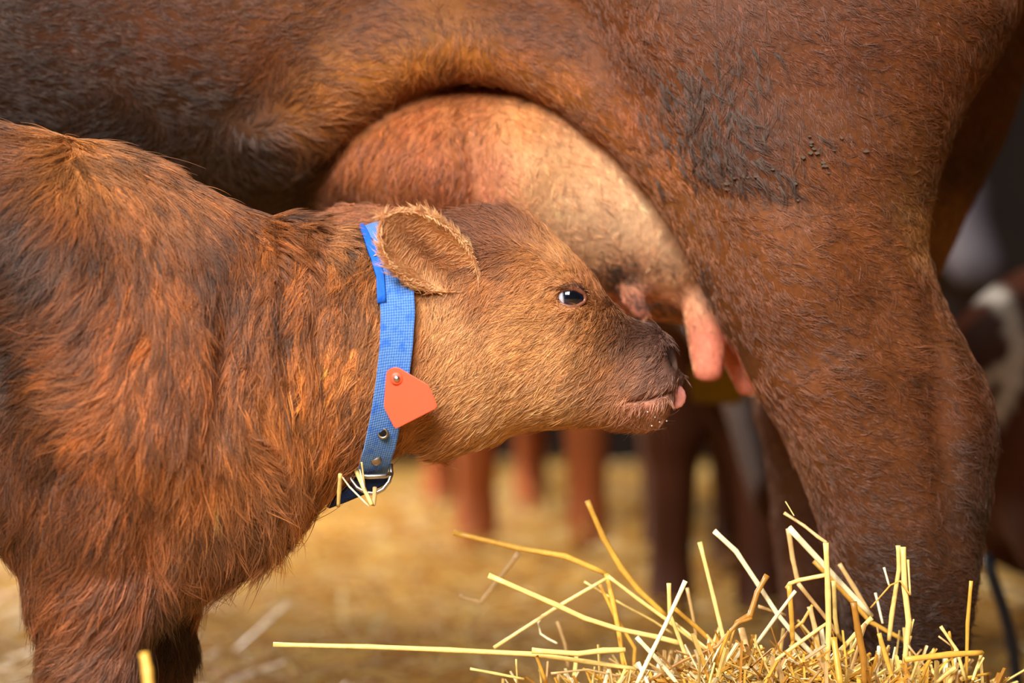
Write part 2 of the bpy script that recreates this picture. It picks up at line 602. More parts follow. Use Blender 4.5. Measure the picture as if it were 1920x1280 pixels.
# hide colour over the side, with belly shade and lit fold painted in
COWCOL = [(0, 40, *srgb(88, 48, 28)), (0, 140, *srgb(84, 46, 28)), (150, 60, *srgb(104, 56, 32)), (320, 60, *srgb(126, 68, 38)), (100, 230, *srgb(78, 46, 32)), (250, 280, *srgb(80, 46, 28)), (420, 280, *srgb(84, 48, 28)), (340, 220, *srgb(92, 54, 34)), (480, 330, *srgb(96, 56, 34)), (560, 360, *srgb(110, 66, 38)), (500, 120, *srgb(150, 84, 46)), (620, 180, *srgb(196, 122, 64)), (760, 130, *srgb(206, 132, 66)), (860, 150, *srgb(190, 116, 56)),  # belly underside shade and dim top-left corner darkened into these samples
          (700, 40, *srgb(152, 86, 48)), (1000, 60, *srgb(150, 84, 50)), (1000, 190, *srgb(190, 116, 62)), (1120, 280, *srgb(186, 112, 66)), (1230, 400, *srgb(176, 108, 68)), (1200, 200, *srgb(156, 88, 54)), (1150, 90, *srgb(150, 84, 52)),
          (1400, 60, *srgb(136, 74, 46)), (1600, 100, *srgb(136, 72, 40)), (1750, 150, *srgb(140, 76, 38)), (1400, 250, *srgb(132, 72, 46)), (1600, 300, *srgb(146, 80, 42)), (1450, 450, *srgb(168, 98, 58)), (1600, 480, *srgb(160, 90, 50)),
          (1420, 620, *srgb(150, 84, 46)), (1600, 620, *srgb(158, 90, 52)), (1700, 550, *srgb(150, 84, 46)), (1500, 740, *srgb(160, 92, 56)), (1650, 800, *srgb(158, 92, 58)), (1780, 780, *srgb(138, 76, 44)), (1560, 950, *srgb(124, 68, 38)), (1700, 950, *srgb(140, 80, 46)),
          (1650, 1080, *srgb(96, 54, 32)), (1600, 1180, *srgb(84, 46, 24)), (1720, 1150, *srgb(88, 48, 24)), (1700, 1250, *srgb(74, 42, 22)), (1830, 950, *srgb(90, 50, 30)), (1850, 830, *srgb(100, 54, 30)), (1480, 900, *srgb(150, 94, 66)), (1480, 1100, *srgb(140, 86, 62)), (1830, 300, *srgb(130, 76, 40)), (1780, 440, *srgb(214, 150, 98)), (1800, 250, *srgb(150, 88, 46)),  # far thigh samples lightened to paint in the light it lacks
          (700, 300, *srgb(168, 98, 50)), (800, 260, *srgb(176, 102, 56)), (820, 340, *srgb(158, 86, 44)), (640, 380, *srgb(126, 72, 42)), (860, 400, *srgb(140, 76, 40)), (880, 220, *srgb(186, 114, 64)), (560, 330, *srgb(128, 74, 44)),
          (925, 330, *srgb(190, 120, 84)), (980, 240, *srgb(214, 146, 90)), (1000, 330, *srgb(216, 158, 110)), (1080, 380, *srgb(228, 178, 134)), (1180, 420, *srgb(232, 184, 142)), (1250, 500, *srgb(226, 178, 140)), (1120, 470, *srgb(214, 166, 128)),
          (1200, 520, *srgb(216, 160, 124)), (1290, 590, *srgb(224, 150, 112)), (1330, 560, *srgb(230, 172, 132)), (1180, 550, *srgb(214, 130, 96)), (1040, 300, *srgb(222, 166, 116))]
COWCOMB = [(100, 100, 1, .15), (350, 120, 1, .1), (200, 260, -.8, .6), (400, 280, -.6, .8), (480, 180, .3, -.9), (600, 180, 1, -.55), (540, 300, .2, 1), (700, 120, .8, -.3), (760, 140, .1, 1), (850, 140, -.2, 1), (680, 180, .5, .6), (950, 160, .6, .8),
           (1050, 230, .8, .6), (1000, 60, 1, .4), (1200, 100, .6, .9), (1250, 400, .55, .9), (1150, 300, .7, .7), (1350, 200, .35, 1), (1500, 300, .5, .9), (1700, 100, .8, .4), (1700, 250, 1, .35), (1450, 450, .8, .5), (1600, 500, 1, .35), (1420, 650, .7, .7),
           (1550, 700, 1, .3), (1700, 700, .9, .5), (1650, 900, .9, .45), (1800, 900, .7, .7), (1600, 1050, .9, .4), (1700, 1200, 1, .2), (1820, 300, .4, 1), (620, 350, -.9, .5), (700, 300, -.45, 1), (800, 320, -.15, 1), (860, 380, .05, 1), (900, 210, -.5, .6),
           (940, 330, .25, 1), (1000, 260, .5, .8), (1100, 400, .55, .9), (1180, 420, .5, 1), (1250, 520, .5, .9), (1120, 500, .2, 1), (1480, 950, .1, 1), (300, 20, 1, .2), (640, 40, .7, -.2)]


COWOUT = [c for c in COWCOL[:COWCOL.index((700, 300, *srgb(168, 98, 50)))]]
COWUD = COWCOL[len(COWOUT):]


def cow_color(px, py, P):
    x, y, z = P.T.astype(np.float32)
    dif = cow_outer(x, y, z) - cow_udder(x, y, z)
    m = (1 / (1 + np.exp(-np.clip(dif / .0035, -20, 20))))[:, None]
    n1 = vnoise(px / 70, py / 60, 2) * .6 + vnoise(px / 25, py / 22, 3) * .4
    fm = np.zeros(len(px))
    for q in FOLD[2:11]: fm = np.maximum(fm, gauss(px, py, q[0] - 4, q[1] + 26, 60, 42))  # fold rim brightened in colour as if catching the light
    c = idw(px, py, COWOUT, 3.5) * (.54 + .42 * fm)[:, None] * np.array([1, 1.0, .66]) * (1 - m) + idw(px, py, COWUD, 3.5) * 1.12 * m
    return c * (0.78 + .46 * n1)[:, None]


def cow_comb(px, py): return idw(px, py, COWCOMB, 3)


def dirt(px, py):
    a = gauss(px, py, 1320, 190, 85, 85, .3) + .9 * gauss(px, py, 1365, 285, 85, 45, .5) + .55 * gauss(px, py, 1420, 330, 110, 30, .1) + .35 * gauss(px, py, 1545, 290, 55, 35)
    return np.clip(a, 0, 1) * (0.25 + .9 * vnoise(px / 22, py / 22, 8))


def udder_mask(px, py):
    return np.clip(gauss(px, py, 1130, 430, 130, 90, .6) + gauss(px, py, 1290, 570, 70, 60) + .8 * gauss(px, py, 1000, 310, 60, 80) + gauss(px, py, 1230, 500, 70, 70), 0, 1)


def teat_mask(px, py):
    return np.clip(np.exp(-((px - 1330) / 48) ** 4 - ((py - 674) / 82) ** 4) + np.exp(-((px - 1395) / 34) ** 4 - ((py - 705) / 75) ** 4) * (px < 1425 + 0 * py) + .9 * gauss(px, py, 1200, 585, 22, 28), 0, 1)


cow = empty('cow', (0, .3, 0), 'large chestnut brown cow whose udder the calf is nuzzling', 'cow')
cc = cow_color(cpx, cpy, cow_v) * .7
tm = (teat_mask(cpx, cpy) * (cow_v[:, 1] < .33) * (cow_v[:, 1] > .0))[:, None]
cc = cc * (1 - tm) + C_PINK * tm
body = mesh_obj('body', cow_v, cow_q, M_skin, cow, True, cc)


def cow_density(px, py, P):
    return np.maximum(0.02, 1 - .45 * udder_mask(px, py)) * (1 - .98 * teat_mask(px, py)) * np.where(P[:, 1] > .42, .5, 1)


def cow_dark(px, py, col, r):
    m = r.random(len(px)) < dirt(px, py) * .6
    col = col.copy()
    col[m] = srgb(64, 42, 28) * np.exp(r.normal(0, .2, (m.sum(), 1)))
    k = r.random(len(px)) < .08
    col[k] *= .55
    return col


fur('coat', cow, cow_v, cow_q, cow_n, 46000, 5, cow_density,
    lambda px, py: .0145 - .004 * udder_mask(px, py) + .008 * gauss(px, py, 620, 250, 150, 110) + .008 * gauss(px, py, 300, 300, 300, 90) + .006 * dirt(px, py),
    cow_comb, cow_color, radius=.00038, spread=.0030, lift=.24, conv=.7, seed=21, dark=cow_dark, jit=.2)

# dung dried into the thigh coat: stiff dark locks and a few loose flakes
fur('dirty_locks', cow, cow_v, cow_q, cow_n, 190, 7, lambda px, py, P: dirt(px, py) ** 1.3 * (P[:, 1] < .1), lambda px, py: np.full(len(px), .021), cow_comb,
    lambda px, py, P: np.tile(srgb(72, 44, 26), (len(px), 1)), radius=.0006, spread=.0016, lift=.30, conv=.9, seed=23, jit=.22, curl=.2)
M_mud = simple_mat('dried_mud', srgb(92, 76, 64), .8, .3, noise=.3, scale=200, bump=.6)
for i in range(26):
    px, py = (random.gauss(1538, 26), random.gauss(285, 26)) if i < 15 else (random.gauss(1400, 40), random.gauss(335, 10))
    y = surf_y(cow_f, px, py) - .0032
    rr = random.uniform(.0018, .0038)
    a0 = random.uniform(0, 6.28)
    ring = [(rr * random.uniform(.6, 1.2) * math.cos(a0 + k * .898), rr * .6 * random.uniform(.6, 1.2) * math.sin(a0 + k * .898)) for k in range(7)]
    c0 = W(px, py, y)
    vv = [(c0[0] + a_, c0[1] + dy_, c0[2] + b_) for dy_ in (-.001, .0015) for a_, b_ in ring]
    mesh_obj('mud_flake', vv, [tuple(reversed(range(7))), tuple(range(7, 14))] + [(k, (k + 1) % 7, 7 + (k + 1) % 7, 7 + k) for k in range(7)], M_mud, cow, False)


# dark curly hairs round the front of the udder
def loose_hairs(name, parent, f, n, where, length, direction, col, radius, seed, curl=.5, lift=.35, pts=9):
    r = np.random.default_rng(seed)
    pos, rad = [], []
    for i in range(n):
        px, py = where(r)
        y = surf_y(f, px, py, -.35, .4)
        p = W(px, py, y)
        _, g = grad(f, p[None, :], .002)
        nn = g[0] / (np.linalg.norm(g[0]) + 1e-9)
        d2 = direction(r)
        t = np.array([d2[0], 0, -d2[1]], float)
        t -= nn * (t @ nn); t /= np.linalg.norm(t) + 1e-9
        b = np.cross(nn, t)
        L = length * math.exp(r.normal(0, .3)); cv = r.normal(0, curl); ph = r.uniform(0, 6.28)
        q, row = p.copy(), []
        ang = r.normal(0, .3)
        for k in range(pts):
            row.append(q.copy())
            s_ = k / (pts - 1)
            q = q + L / pts * (t * math.cos(ang) + b * math.sin(ang) + nn * lift * (1 - 1.7 * s_))
            ang += cv * 2.2 / pts * (1 + .6 * math.sin(ph + 4 * s_))
        pos.append(row); rad.append([radius * max(.25, 1 - k / (pts - 1)) for k in range(pts)])
    cc_ = np.ones((n, 4), np.float32)
    cc_[:, :3] = np.array(col) * np.exp(r.normal(0, .3, (n, 1)))
    return strands(name, parent, np.array(pos, np.float32), np.array(rad, np.float32), cc_, M_hair)


def by_udder(r):
    k = r.random()
    if k < .45: return r.normal(1150, 26), r.normal(520, 24)
    if k < .8:
        t = r.random()
        return 1180 + 110 * t + r.normal(0, 8), 560 + 40 * t + r.normal(0, 9)
    return r.uniform(1150, 1340), r.uniform(480, 590)


loose_hairs('udder_hair', cow, cow_f, 420, by_udder, .030, lambda r: (r.normal(.5, .5), r.normal(.8, .4)), srgb(26, 18, 16), .00033, 77, curl=.9)

# ================================================================== THE CALF
trunk = Loft(0, [(-640, 500, 560, .04, -.20), (-625, 420, 700, .08, -.20), (-560, 340, 850, .13, -.20), (-420, 280, 930, .155, -.20), (-250, 252, 975, .165, -.20), (-100, 236, 1005, .165, -.195), (0, 238, 1020, .16, -.19),
                 (100, 256, 1030, .155, -.19), (200, 280, 1050, .148, -.19), (280, 308, 1085, .142, -.185), (350, 345, 1095, .134, -.185), (420, 378, 1078, .125, -.18), (500, 404, 1032, .113, -.175), (560, 414, 985, .104, -.17),
                 (620, 424, 925, .096, -.165), (690, 440, 880, .090, -.16), (740, 446, 852, .086, -.155), (800, 452, 835, .082, -.15), (860, 470, 815, .075, -.14), (920, 520, 780, .05, -.135), (940, 580, 740, .02, -.135)], 2.1)
head = Loft(0, [(790, 520, 740, .03, -.13), (805, 470, 790, .052, -.13), (830, 428, 822, .068, -.13), (870, 402, 820, .079, -.13), (910, 392, 814, .086, -.13), (960, 398, 808, .089, -.13), (1010, 424, 803, .090, -.13),
                (1060, 466, 800, .086, -.13), (1100, 510, 800, .076, -.13), (1140, 560, 802, .065, -.13), (1180, 596, 806, .059, -.13), (1215, 611, 801, .057, -.13), (1240, 622, 786, .053, -.13), (1256, 640, 768, .046, -.13), (1266, 662, 748, .034, -.13), (1271, 690, 722, .014, -.13)], 2.4)
EYE = (1070, 557)


def calf_legs(X, Y, Z):
    d = None
    L = [  # near fore, far fore, near hind, far hind: (px, py, radius px) down the limb, depth
        ([(215, 800, 150), (190, 960, 135), (178, 1100, 112), (178, 1240, 92), (182, 1420, 62), (186, 1560, 44), (190, 1690, 46)], -.25),
        ([(300, 900, 90), (312, 1080, 52), (316, 1200, 40), (322, 1330, 36), (322, 1450, 28), (325, 1565, 30)], -.08),
        ([(-480, 760, 170), (-520, 980, 120), (-560, 1180, 70), (-590, 1380, 48), (-575, 1560, 42), (-570, 1700, 46)], -.27),
        ([(-480, 760, 150), (-540, 960, 110), (-580, 1130, 64), (-610, 1330, 42), (-600, 1480, 38), (-595, 1600, 42)], -.13)]
    for pts, y in L:
        leg = None
        k = S * (DIST + y) / DIST
        for a, b in zip(pts[:-1], pts[1:]):
            c = cone(X, Y, Z, W(a[0], a[1], y), W(b[0], b[1], y), a[2] * k, b[2] * k)
            leg = c if leg is None else smin(leg, c, .02)
        d = leg if d is None else smin(d, leg, .02)
    return d


def calf_f(X, Y, Z):
    d = trunk(X, Y, Z)
    k = S * (DIST - .21) / DIST
    px, py = 960 + X / k, 640 - (Z - ZC) / k
    h = head(X, Y, Z)
    # brow, cheek, hollow, nostril rim, lips
    h = h - .007 * gauss(px, py, 1058, 515, 50, 26, .5) - .006 * gauss(px, py, 1070, 533, 30, 8, .12) - .005 * gauss(px, py, 1072, 582, 30, 8, -.05) + .003 * gauss(px, py, 1066, 519, 34, 5, .25) - .007 * gauss(px, py, 930, 690, 80, 80) + .005 * gauss(px, py, 1020, 650, 40, 60, .3) \
        - .006 * gauss(px, py, 1235, 655, 22, 30) - .004 * gauss(px, py, 1215, 720, 40, 22) + .004 * gauss(px, py, 1150, 690, 40, 50) - .006 * gauss(px, py, 880, 560, 36, 40)
    d = smin(d, h, .05)
    d = smin(d, calf_legs(X, Y, Z), .075)
    # shoulder blade, elbow hollow, neck wrinkles, brisket
    d = d - .018 * gauss(px, py, 260, 560, 110, 210, -.25) + .016 * gauss(px, py, 70, 760, 60, 160, .2) + .020 * gauss(px, py, 442, 650, 26, 170, .10) - .010 * gauss(px, py, 360, 840, 80, 90) \
        + .012 * gauss(px, py, 300, 1010, 40, 90, .1) + .030 * gauss(px, py, 20, 560, 60, 150) + .008 * gauss(px, py, 120, 930, 30, 120, .3)
    m = gauss(px, py, 520, 640, 110, 190, .1)
    d = d + .0075 * m * np.sin((px - .10 * (py - 600)) * .105 + 1.5 * np.sin(py * .012))
    # eye socket, nostril, mouth
    eye_in = np.sqrt(((px - EYE[0]) / 25) ** 2 + ((py - EYE[1]) / 18.5) ** 2) - 1
    sock = np.maximum(eye_in * .011, np.abs(Y + .13) * -1 + .052)
    d = smax(d, -sock, .004)
    nos = cone(X, Y, Z, W(1256, 650, -.176), W(1262, 682, -.168), .0075, .0050)
    d = smax(d, -nos, .004)
    nos2 = cone(X, Y, Z, W(1256, 650, -.084), W(1262, 682, -.092), .0075, .0050)
    d = smax(d, -nos2, .004)
    t = np.clip((px - 1178) / 100, 0, 1)
    line = 752 - 26 * t + 6 * np.sin(t * 3.1)
    groove = .009 * np.exp(-((py - line) / 4.5) ** 2) * np.clip((px - 1172) / 14, 0, 1)
    d = d + groove - .003 * np.exp(-((py - line - 14) / 9) ** 2) * np.clip((px - 1172) / 14, 0, 1)
    d = d + .010 * np.exp(-((px - 1275) / 16) ** 2) * np.clip((py - line) / 6, 0, 1)
    return d


calf_v, calf_q, calf_n = solid(calf_f, axis_points([(-1.06, -.66, .03), (-.66, -.14, .0075), (-.14, .20, .0036)]), axis_points([(-.47, -.02, .0056), (-.02, .0, .01)]),
                               axis_points([(-.02, .16, .015), (.16, .48, .0085), (.48, .84, .0044), (.84, .93, .01)]), limit=.004)
kpx, kpy = to_px(calf_v)

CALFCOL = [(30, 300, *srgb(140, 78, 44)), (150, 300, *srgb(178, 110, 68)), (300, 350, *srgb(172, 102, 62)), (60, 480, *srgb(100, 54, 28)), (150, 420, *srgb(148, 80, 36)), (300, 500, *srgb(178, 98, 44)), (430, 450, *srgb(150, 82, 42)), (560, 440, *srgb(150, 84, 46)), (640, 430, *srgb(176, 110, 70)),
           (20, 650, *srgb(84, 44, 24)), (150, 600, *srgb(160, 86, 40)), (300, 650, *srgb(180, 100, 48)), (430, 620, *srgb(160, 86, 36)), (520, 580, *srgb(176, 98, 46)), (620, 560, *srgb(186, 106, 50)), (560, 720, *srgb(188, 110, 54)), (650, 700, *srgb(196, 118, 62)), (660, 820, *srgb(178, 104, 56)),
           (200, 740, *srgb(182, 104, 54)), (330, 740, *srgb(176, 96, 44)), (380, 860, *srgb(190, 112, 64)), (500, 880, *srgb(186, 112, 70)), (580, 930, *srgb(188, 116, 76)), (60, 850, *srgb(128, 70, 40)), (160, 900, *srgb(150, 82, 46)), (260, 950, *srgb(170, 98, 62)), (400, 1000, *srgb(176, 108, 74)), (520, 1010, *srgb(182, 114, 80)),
           (150, 1080, *srgb(150, 84, 52)), (240, 1120, *srgb(158, 90, 58)), (150, 1240, *srgb(160, 94, 64)), (260, 1240, *srgb(144, 82, 56)), (320, 1180, *srgb(92, 52, 32)),  # last sample: shade on the far foreleg put into its colour
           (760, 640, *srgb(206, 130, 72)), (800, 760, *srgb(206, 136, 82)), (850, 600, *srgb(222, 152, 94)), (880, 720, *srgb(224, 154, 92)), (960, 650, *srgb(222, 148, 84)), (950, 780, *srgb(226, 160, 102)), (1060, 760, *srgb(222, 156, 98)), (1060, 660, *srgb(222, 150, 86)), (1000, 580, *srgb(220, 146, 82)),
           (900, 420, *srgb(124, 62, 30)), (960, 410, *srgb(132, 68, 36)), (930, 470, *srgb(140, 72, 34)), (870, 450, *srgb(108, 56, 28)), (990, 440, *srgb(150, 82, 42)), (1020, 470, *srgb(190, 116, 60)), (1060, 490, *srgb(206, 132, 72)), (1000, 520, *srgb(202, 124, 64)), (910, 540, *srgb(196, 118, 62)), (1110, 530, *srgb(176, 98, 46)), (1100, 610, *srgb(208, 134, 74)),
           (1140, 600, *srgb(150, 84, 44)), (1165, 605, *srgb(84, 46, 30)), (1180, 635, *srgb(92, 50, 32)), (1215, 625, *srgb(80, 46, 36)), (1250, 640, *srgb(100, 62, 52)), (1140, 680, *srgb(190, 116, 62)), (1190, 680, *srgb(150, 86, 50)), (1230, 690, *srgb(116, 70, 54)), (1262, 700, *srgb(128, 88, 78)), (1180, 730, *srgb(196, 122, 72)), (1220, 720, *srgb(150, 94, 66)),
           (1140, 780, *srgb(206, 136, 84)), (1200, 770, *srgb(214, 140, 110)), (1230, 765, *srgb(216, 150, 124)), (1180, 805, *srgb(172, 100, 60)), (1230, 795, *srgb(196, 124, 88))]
CALFCOMB = [(60, 270, -1, .35), (200, 300, .5, .8), (320, 360, .45, .9), (60, 420, -.5, .8), (180, 430, -.1, 1), (300, 500, .2, 1), (420, 460, .1, 1), (540, 430, .6, .6), (640, 425, .8, .3), (100, 540, -.8, .5), (120, 650, -1, .1), (240, 620, -.5, .9), (350, 640, .1, 1), (450, 600, -.15, 1), (540, 560, -.3, 1),
            (640, 520, -.35, .9), (560, 700, -.2, 1), (660, 680, -.35, 1), (660, 820, -.5, .9), (180, 740, -.9, .3), (300, 760, -.2, 1), (380, 850, .1, 1), (480, 850, .7, .5), (560, 850, .2, 1), (580, 940, .25, 1), (430, 960, .35, 1), (520, 1010, .4, 1), (60, 900, -.3, 1), (180, 920, -.25, 1), (280, 960, .1, 1), (330, 1080, .5, 1),
            (130, 1080, -.6, .9), (230, 1110, -.6, .8), (140, 1240, -.8, .5), (250, 1240, -.6, .8), (320, 1200, .0, 1), (760, 640, -.4, .9), (800, 760, -.7, .7), (870, 620, -.5, .9), (880, 740, -.75, .7), (960, 680, -.8, .6), (950, 790, -.8, .6), (1060, 740, -.75, .65), (1080, 650, -.8, .55), (1000, 570, -.9, .35), (1000, 500, -.7, .5),
            (920, 520, -.5, .8), (940, 430, -.5, -.5), (880, 420, -.8, -.5), (1000, 440, .3, -.8), (1060, 480, -.3, -.8), (1100, 520, -.4, -.8), (1130, 600, -.7, .5), (1190, 640, -.6, .4), (1200, 690, -.7, .6), (1160, 740, -.7, .7), (1220, 740, -.5, .9), (1170, 800, -.8, .5), (870, 570, -.4, .8), (1230, 790, .3, 1)]


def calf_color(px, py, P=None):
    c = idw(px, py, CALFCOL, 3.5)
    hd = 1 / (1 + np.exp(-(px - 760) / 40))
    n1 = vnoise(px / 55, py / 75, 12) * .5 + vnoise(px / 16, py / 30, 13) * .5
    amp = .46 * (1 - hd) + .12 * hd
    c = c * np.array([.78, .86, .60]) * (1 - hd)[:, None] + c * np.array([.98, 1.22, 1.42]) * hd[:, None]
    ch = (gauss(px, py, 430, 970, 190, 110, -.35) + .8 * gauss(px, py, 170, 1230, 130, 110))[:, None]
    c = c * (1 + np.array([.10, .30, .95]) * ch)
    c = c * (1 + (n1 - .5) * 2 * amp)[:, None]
    ref = np.array([.30, .105, .030])  # trunk colour contrast raised to paint deep shadows into the fur
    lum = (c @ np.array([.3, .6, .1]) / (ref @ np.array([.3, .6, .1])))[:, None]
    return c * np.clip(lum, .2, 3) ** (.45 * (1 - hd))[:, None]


def calf_comb(px, py): return idw(px, py, CALFCOMB, 3)


def bare(px, py):
    e = np.exp(-(((px - EYE[0]) / 33) ** 2 + ((py - EYE[1]) / 27) ** 2) ** 3)
    nose = np.clip(gauss(px, py, 1266, 680, 14, 50) * 1.2, 0, 1)
    nose = np.clip(nose + np.exp(-(((px - 1258) / 13) ** 2 + ((py - 666) / 24) ** 2) ** 2), 0, 1)
    lip = gauss(px, py, 1218, 762, 34, 16, -.15)
    return np.clip(e + nose + lip * .9, 0, 1)


def calf_len(px, py):
    L = np.full(len(px), .030)
    hd = 1 / (1 + np.exp(-(px - 740) / 25))
    L = L * (1 - hd) + .0115 * hd - .006 * gauss(px, py, 1262, 680, 22, 50)
    L += .014 * gauss(px, py, 480, 1000, 200, 110) + .010 * gauss(px, py, 490, 1040, 170, 40, -.45) + .011 * gauss(px, py, 930, 430, 80, 50) + .006 * gauss(px, py, 830, 840, 90, 30) - .012 * gauss(px, py, 640, 600, 70, 160) * (1 - hd)
    L -= .006 * gauss(px, py, 200, 1260, 120, 60)
    return np.maximum(L, .006)


def calf_dark(px, py, col, r):
    k = r.random(len(px)) < .07 * (px < 760) + .03
    col = col.copy(); col[k] *= .5
    return col


calf = empty('calf', tuple(W(100, 1280, -.22) * [1, 1, 0]), 'red brown calf in a blue collar nuzzling the udder', 'calf')
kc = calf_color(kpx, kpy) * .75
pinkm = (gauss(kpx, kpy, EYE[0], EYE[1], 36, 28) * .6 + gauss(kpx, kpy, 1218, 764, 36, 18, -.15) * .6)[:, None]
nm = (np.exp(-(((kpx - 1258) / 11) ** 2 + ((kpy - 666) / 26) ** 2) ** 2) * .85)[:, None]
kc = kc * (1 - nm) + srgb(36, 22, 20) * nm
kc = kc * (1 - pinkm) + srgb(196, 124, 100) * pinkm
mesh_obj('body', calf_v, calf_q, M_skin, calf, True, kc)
headw = lambda px, py: 1 / (1 + np.exp(-(px - 750) / 25))
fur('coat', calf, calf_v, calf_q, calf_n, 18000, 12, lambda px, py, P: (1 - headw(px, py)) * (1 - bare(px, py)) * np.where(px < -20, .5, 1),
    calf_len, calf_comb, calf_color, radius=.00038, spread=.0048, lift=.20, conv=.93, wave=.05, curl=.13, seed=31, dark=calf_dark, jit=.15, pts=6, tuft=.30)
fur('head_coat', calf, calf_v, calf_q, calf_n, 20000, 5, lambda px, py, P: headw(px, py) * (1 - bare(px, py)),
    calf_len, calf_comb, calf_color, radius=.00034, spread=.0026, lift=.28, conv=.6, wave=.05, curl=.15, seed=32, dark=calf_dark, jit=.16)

loose_hairs('whiskers', calf, calf_f, 90, lambda r: (r.uniform(1150, 1250), r.uniform(770, 806)), .020, lambda r: (r.normal(.5, .4), r.normal(.9, .3)), srgb(150, 100, 66), .0002, 78, curl=.3, lift=.5)
loose_hairs('eyelashes', calf, calf_f, 46, lambda r: (lambda t: (EYE[0] + 29 * math.cos(t), EYE[1] - 4 - 21 * math.sin(t)))(r.uniform(.2, 2.4)), .011, lambda r: (r.normal(.8, .3), r.normal(.1, .3)), srgb(60, 34, 22), .00022, 79, curl=.3, lift=.8)

# ---- eye
M_eye, nt, b = new_mat('eyeball')
b.inputs['Roughness'].default_value = 0.04
b.inputs['Coat Weight'].default_value = 1.0
at = nt.nodes.new('ShaderNodeAttribute'); at.attribute_name = 'tint'
nt.links.new(at.outputs['Color'], b.inputs['Base Color'])
ey = surf_y(calf_f, 1070, 530)
ey2 = surf_y(calf_f, 1070, 582)
eye_y = min(ey, ey2) + .0055
ER = .0196
ec = W(EYE[0] - 2, EYE[1] + 1, eye_y + ER - .001)


def sphere(c, r, nu=40, nv=24, sc=(1, 1, 1)):
    v, f = [], []
    for j in range(nv + 1):
        th = math.pi * j / nv
        for i in range(nu):
            ph = 2 * math.pi * i / nu
            v.append((c[0] + r * sc[0] * math.sin(th) * math.cos(ph), c[1] - r * sc[1] * math.cos(th), c[2] + r * sc[2] * math.sin(th) * math.sin(ph)))
    for j in range(nv):
        for i in range(nu):
            f.append((j * nu + i, j * nu + (i + 1) % nu, (j + 1) * nu + (i + 1) % nu, (j + 1) * nu + i))
    return v, f


ev, ef = sphere(ec, ER, 64, 48)
ev = np.array(ev)
epx, epy = to_px(ev)
dd = np.sqrt(((epx - 1077) / 22) ** 2 + ((epy - 556) / 22) ** 2)
pup = np.sqrt(((epx - 1075) / 13) ** 2 + ((epy - 557) / 10) ** 2)
t1 = np.clip((1057 - epx + .12 * (epy - 557)) / 3, 0, 1)[:, None]
ecol = np.array(srgb(20, 26, 46)) * (1 - t1) + np.array(srgb(190, 192, 205)) * t1
ecol = np.where((pup < 1)[:, None], np.array([.004, .005, .008]), ecol)
mesh_obj('eye', ev, ef, M_eye, calf, True, ecol)
# lids: a rim that follows the almond of the eye
M_lid = simple_mat('eyelid_skin', srgb(134, 82, 62), .35, .5, noise=.3, scale=300)
mb = MB()
pts, rad = [], []
for i in range(36):
    t = 2 * math.pi * i / 36
    x = EYE[0] + 25 * math.cos(t) + (2 if abs(t - math.pi) > 2.6 else 0)
    yy = EYE[1] - 18 * math.sin(t) - 2.5 * math.cos(t) * 0.6 + 3 * math.cos(t)
    dxy = math.hypot(x - EYE[0], yy - EYE[1]) * S
    ysp = ec[1] - math.sqrt(max(ER ** 2 - min(dxy, ER * .98) ** 2, 1e-6))
    pts.append(W(x, yy, ysp - .0012)); rad.append(.0022 + .0016 * max(0, math.sin(t - .5)))
mb.tube(pts, rad, 10, closed=True)
mb.build('eyelid', M_lid, calf)

# ---- tongue
M_tongue = simple_mat('tongue', srgb(214, 140, 130), .28, .5, noise=.15, scale=300, bump=.3)
mb = MB()
mb.tube([W(1225, 738, -.150), W(1250, 732, -.152), W(1266, 730, -.153), W(1271, 733, -.154), W(1274.5, 738, -.154), W(1276, 744, -.153), W(1275, 750, -.152), W(1272, 755, -.151), W(1267, 758.5, -.150), W(1260, 759.5, -.148), W(1252, 758, -.146)], [.006, .008, .0075, .0073, .007, .0068, .0064, .006, .005, .0035, .0015], 14, flat=.55)
mb.build('tongue', M_tongue, calf)

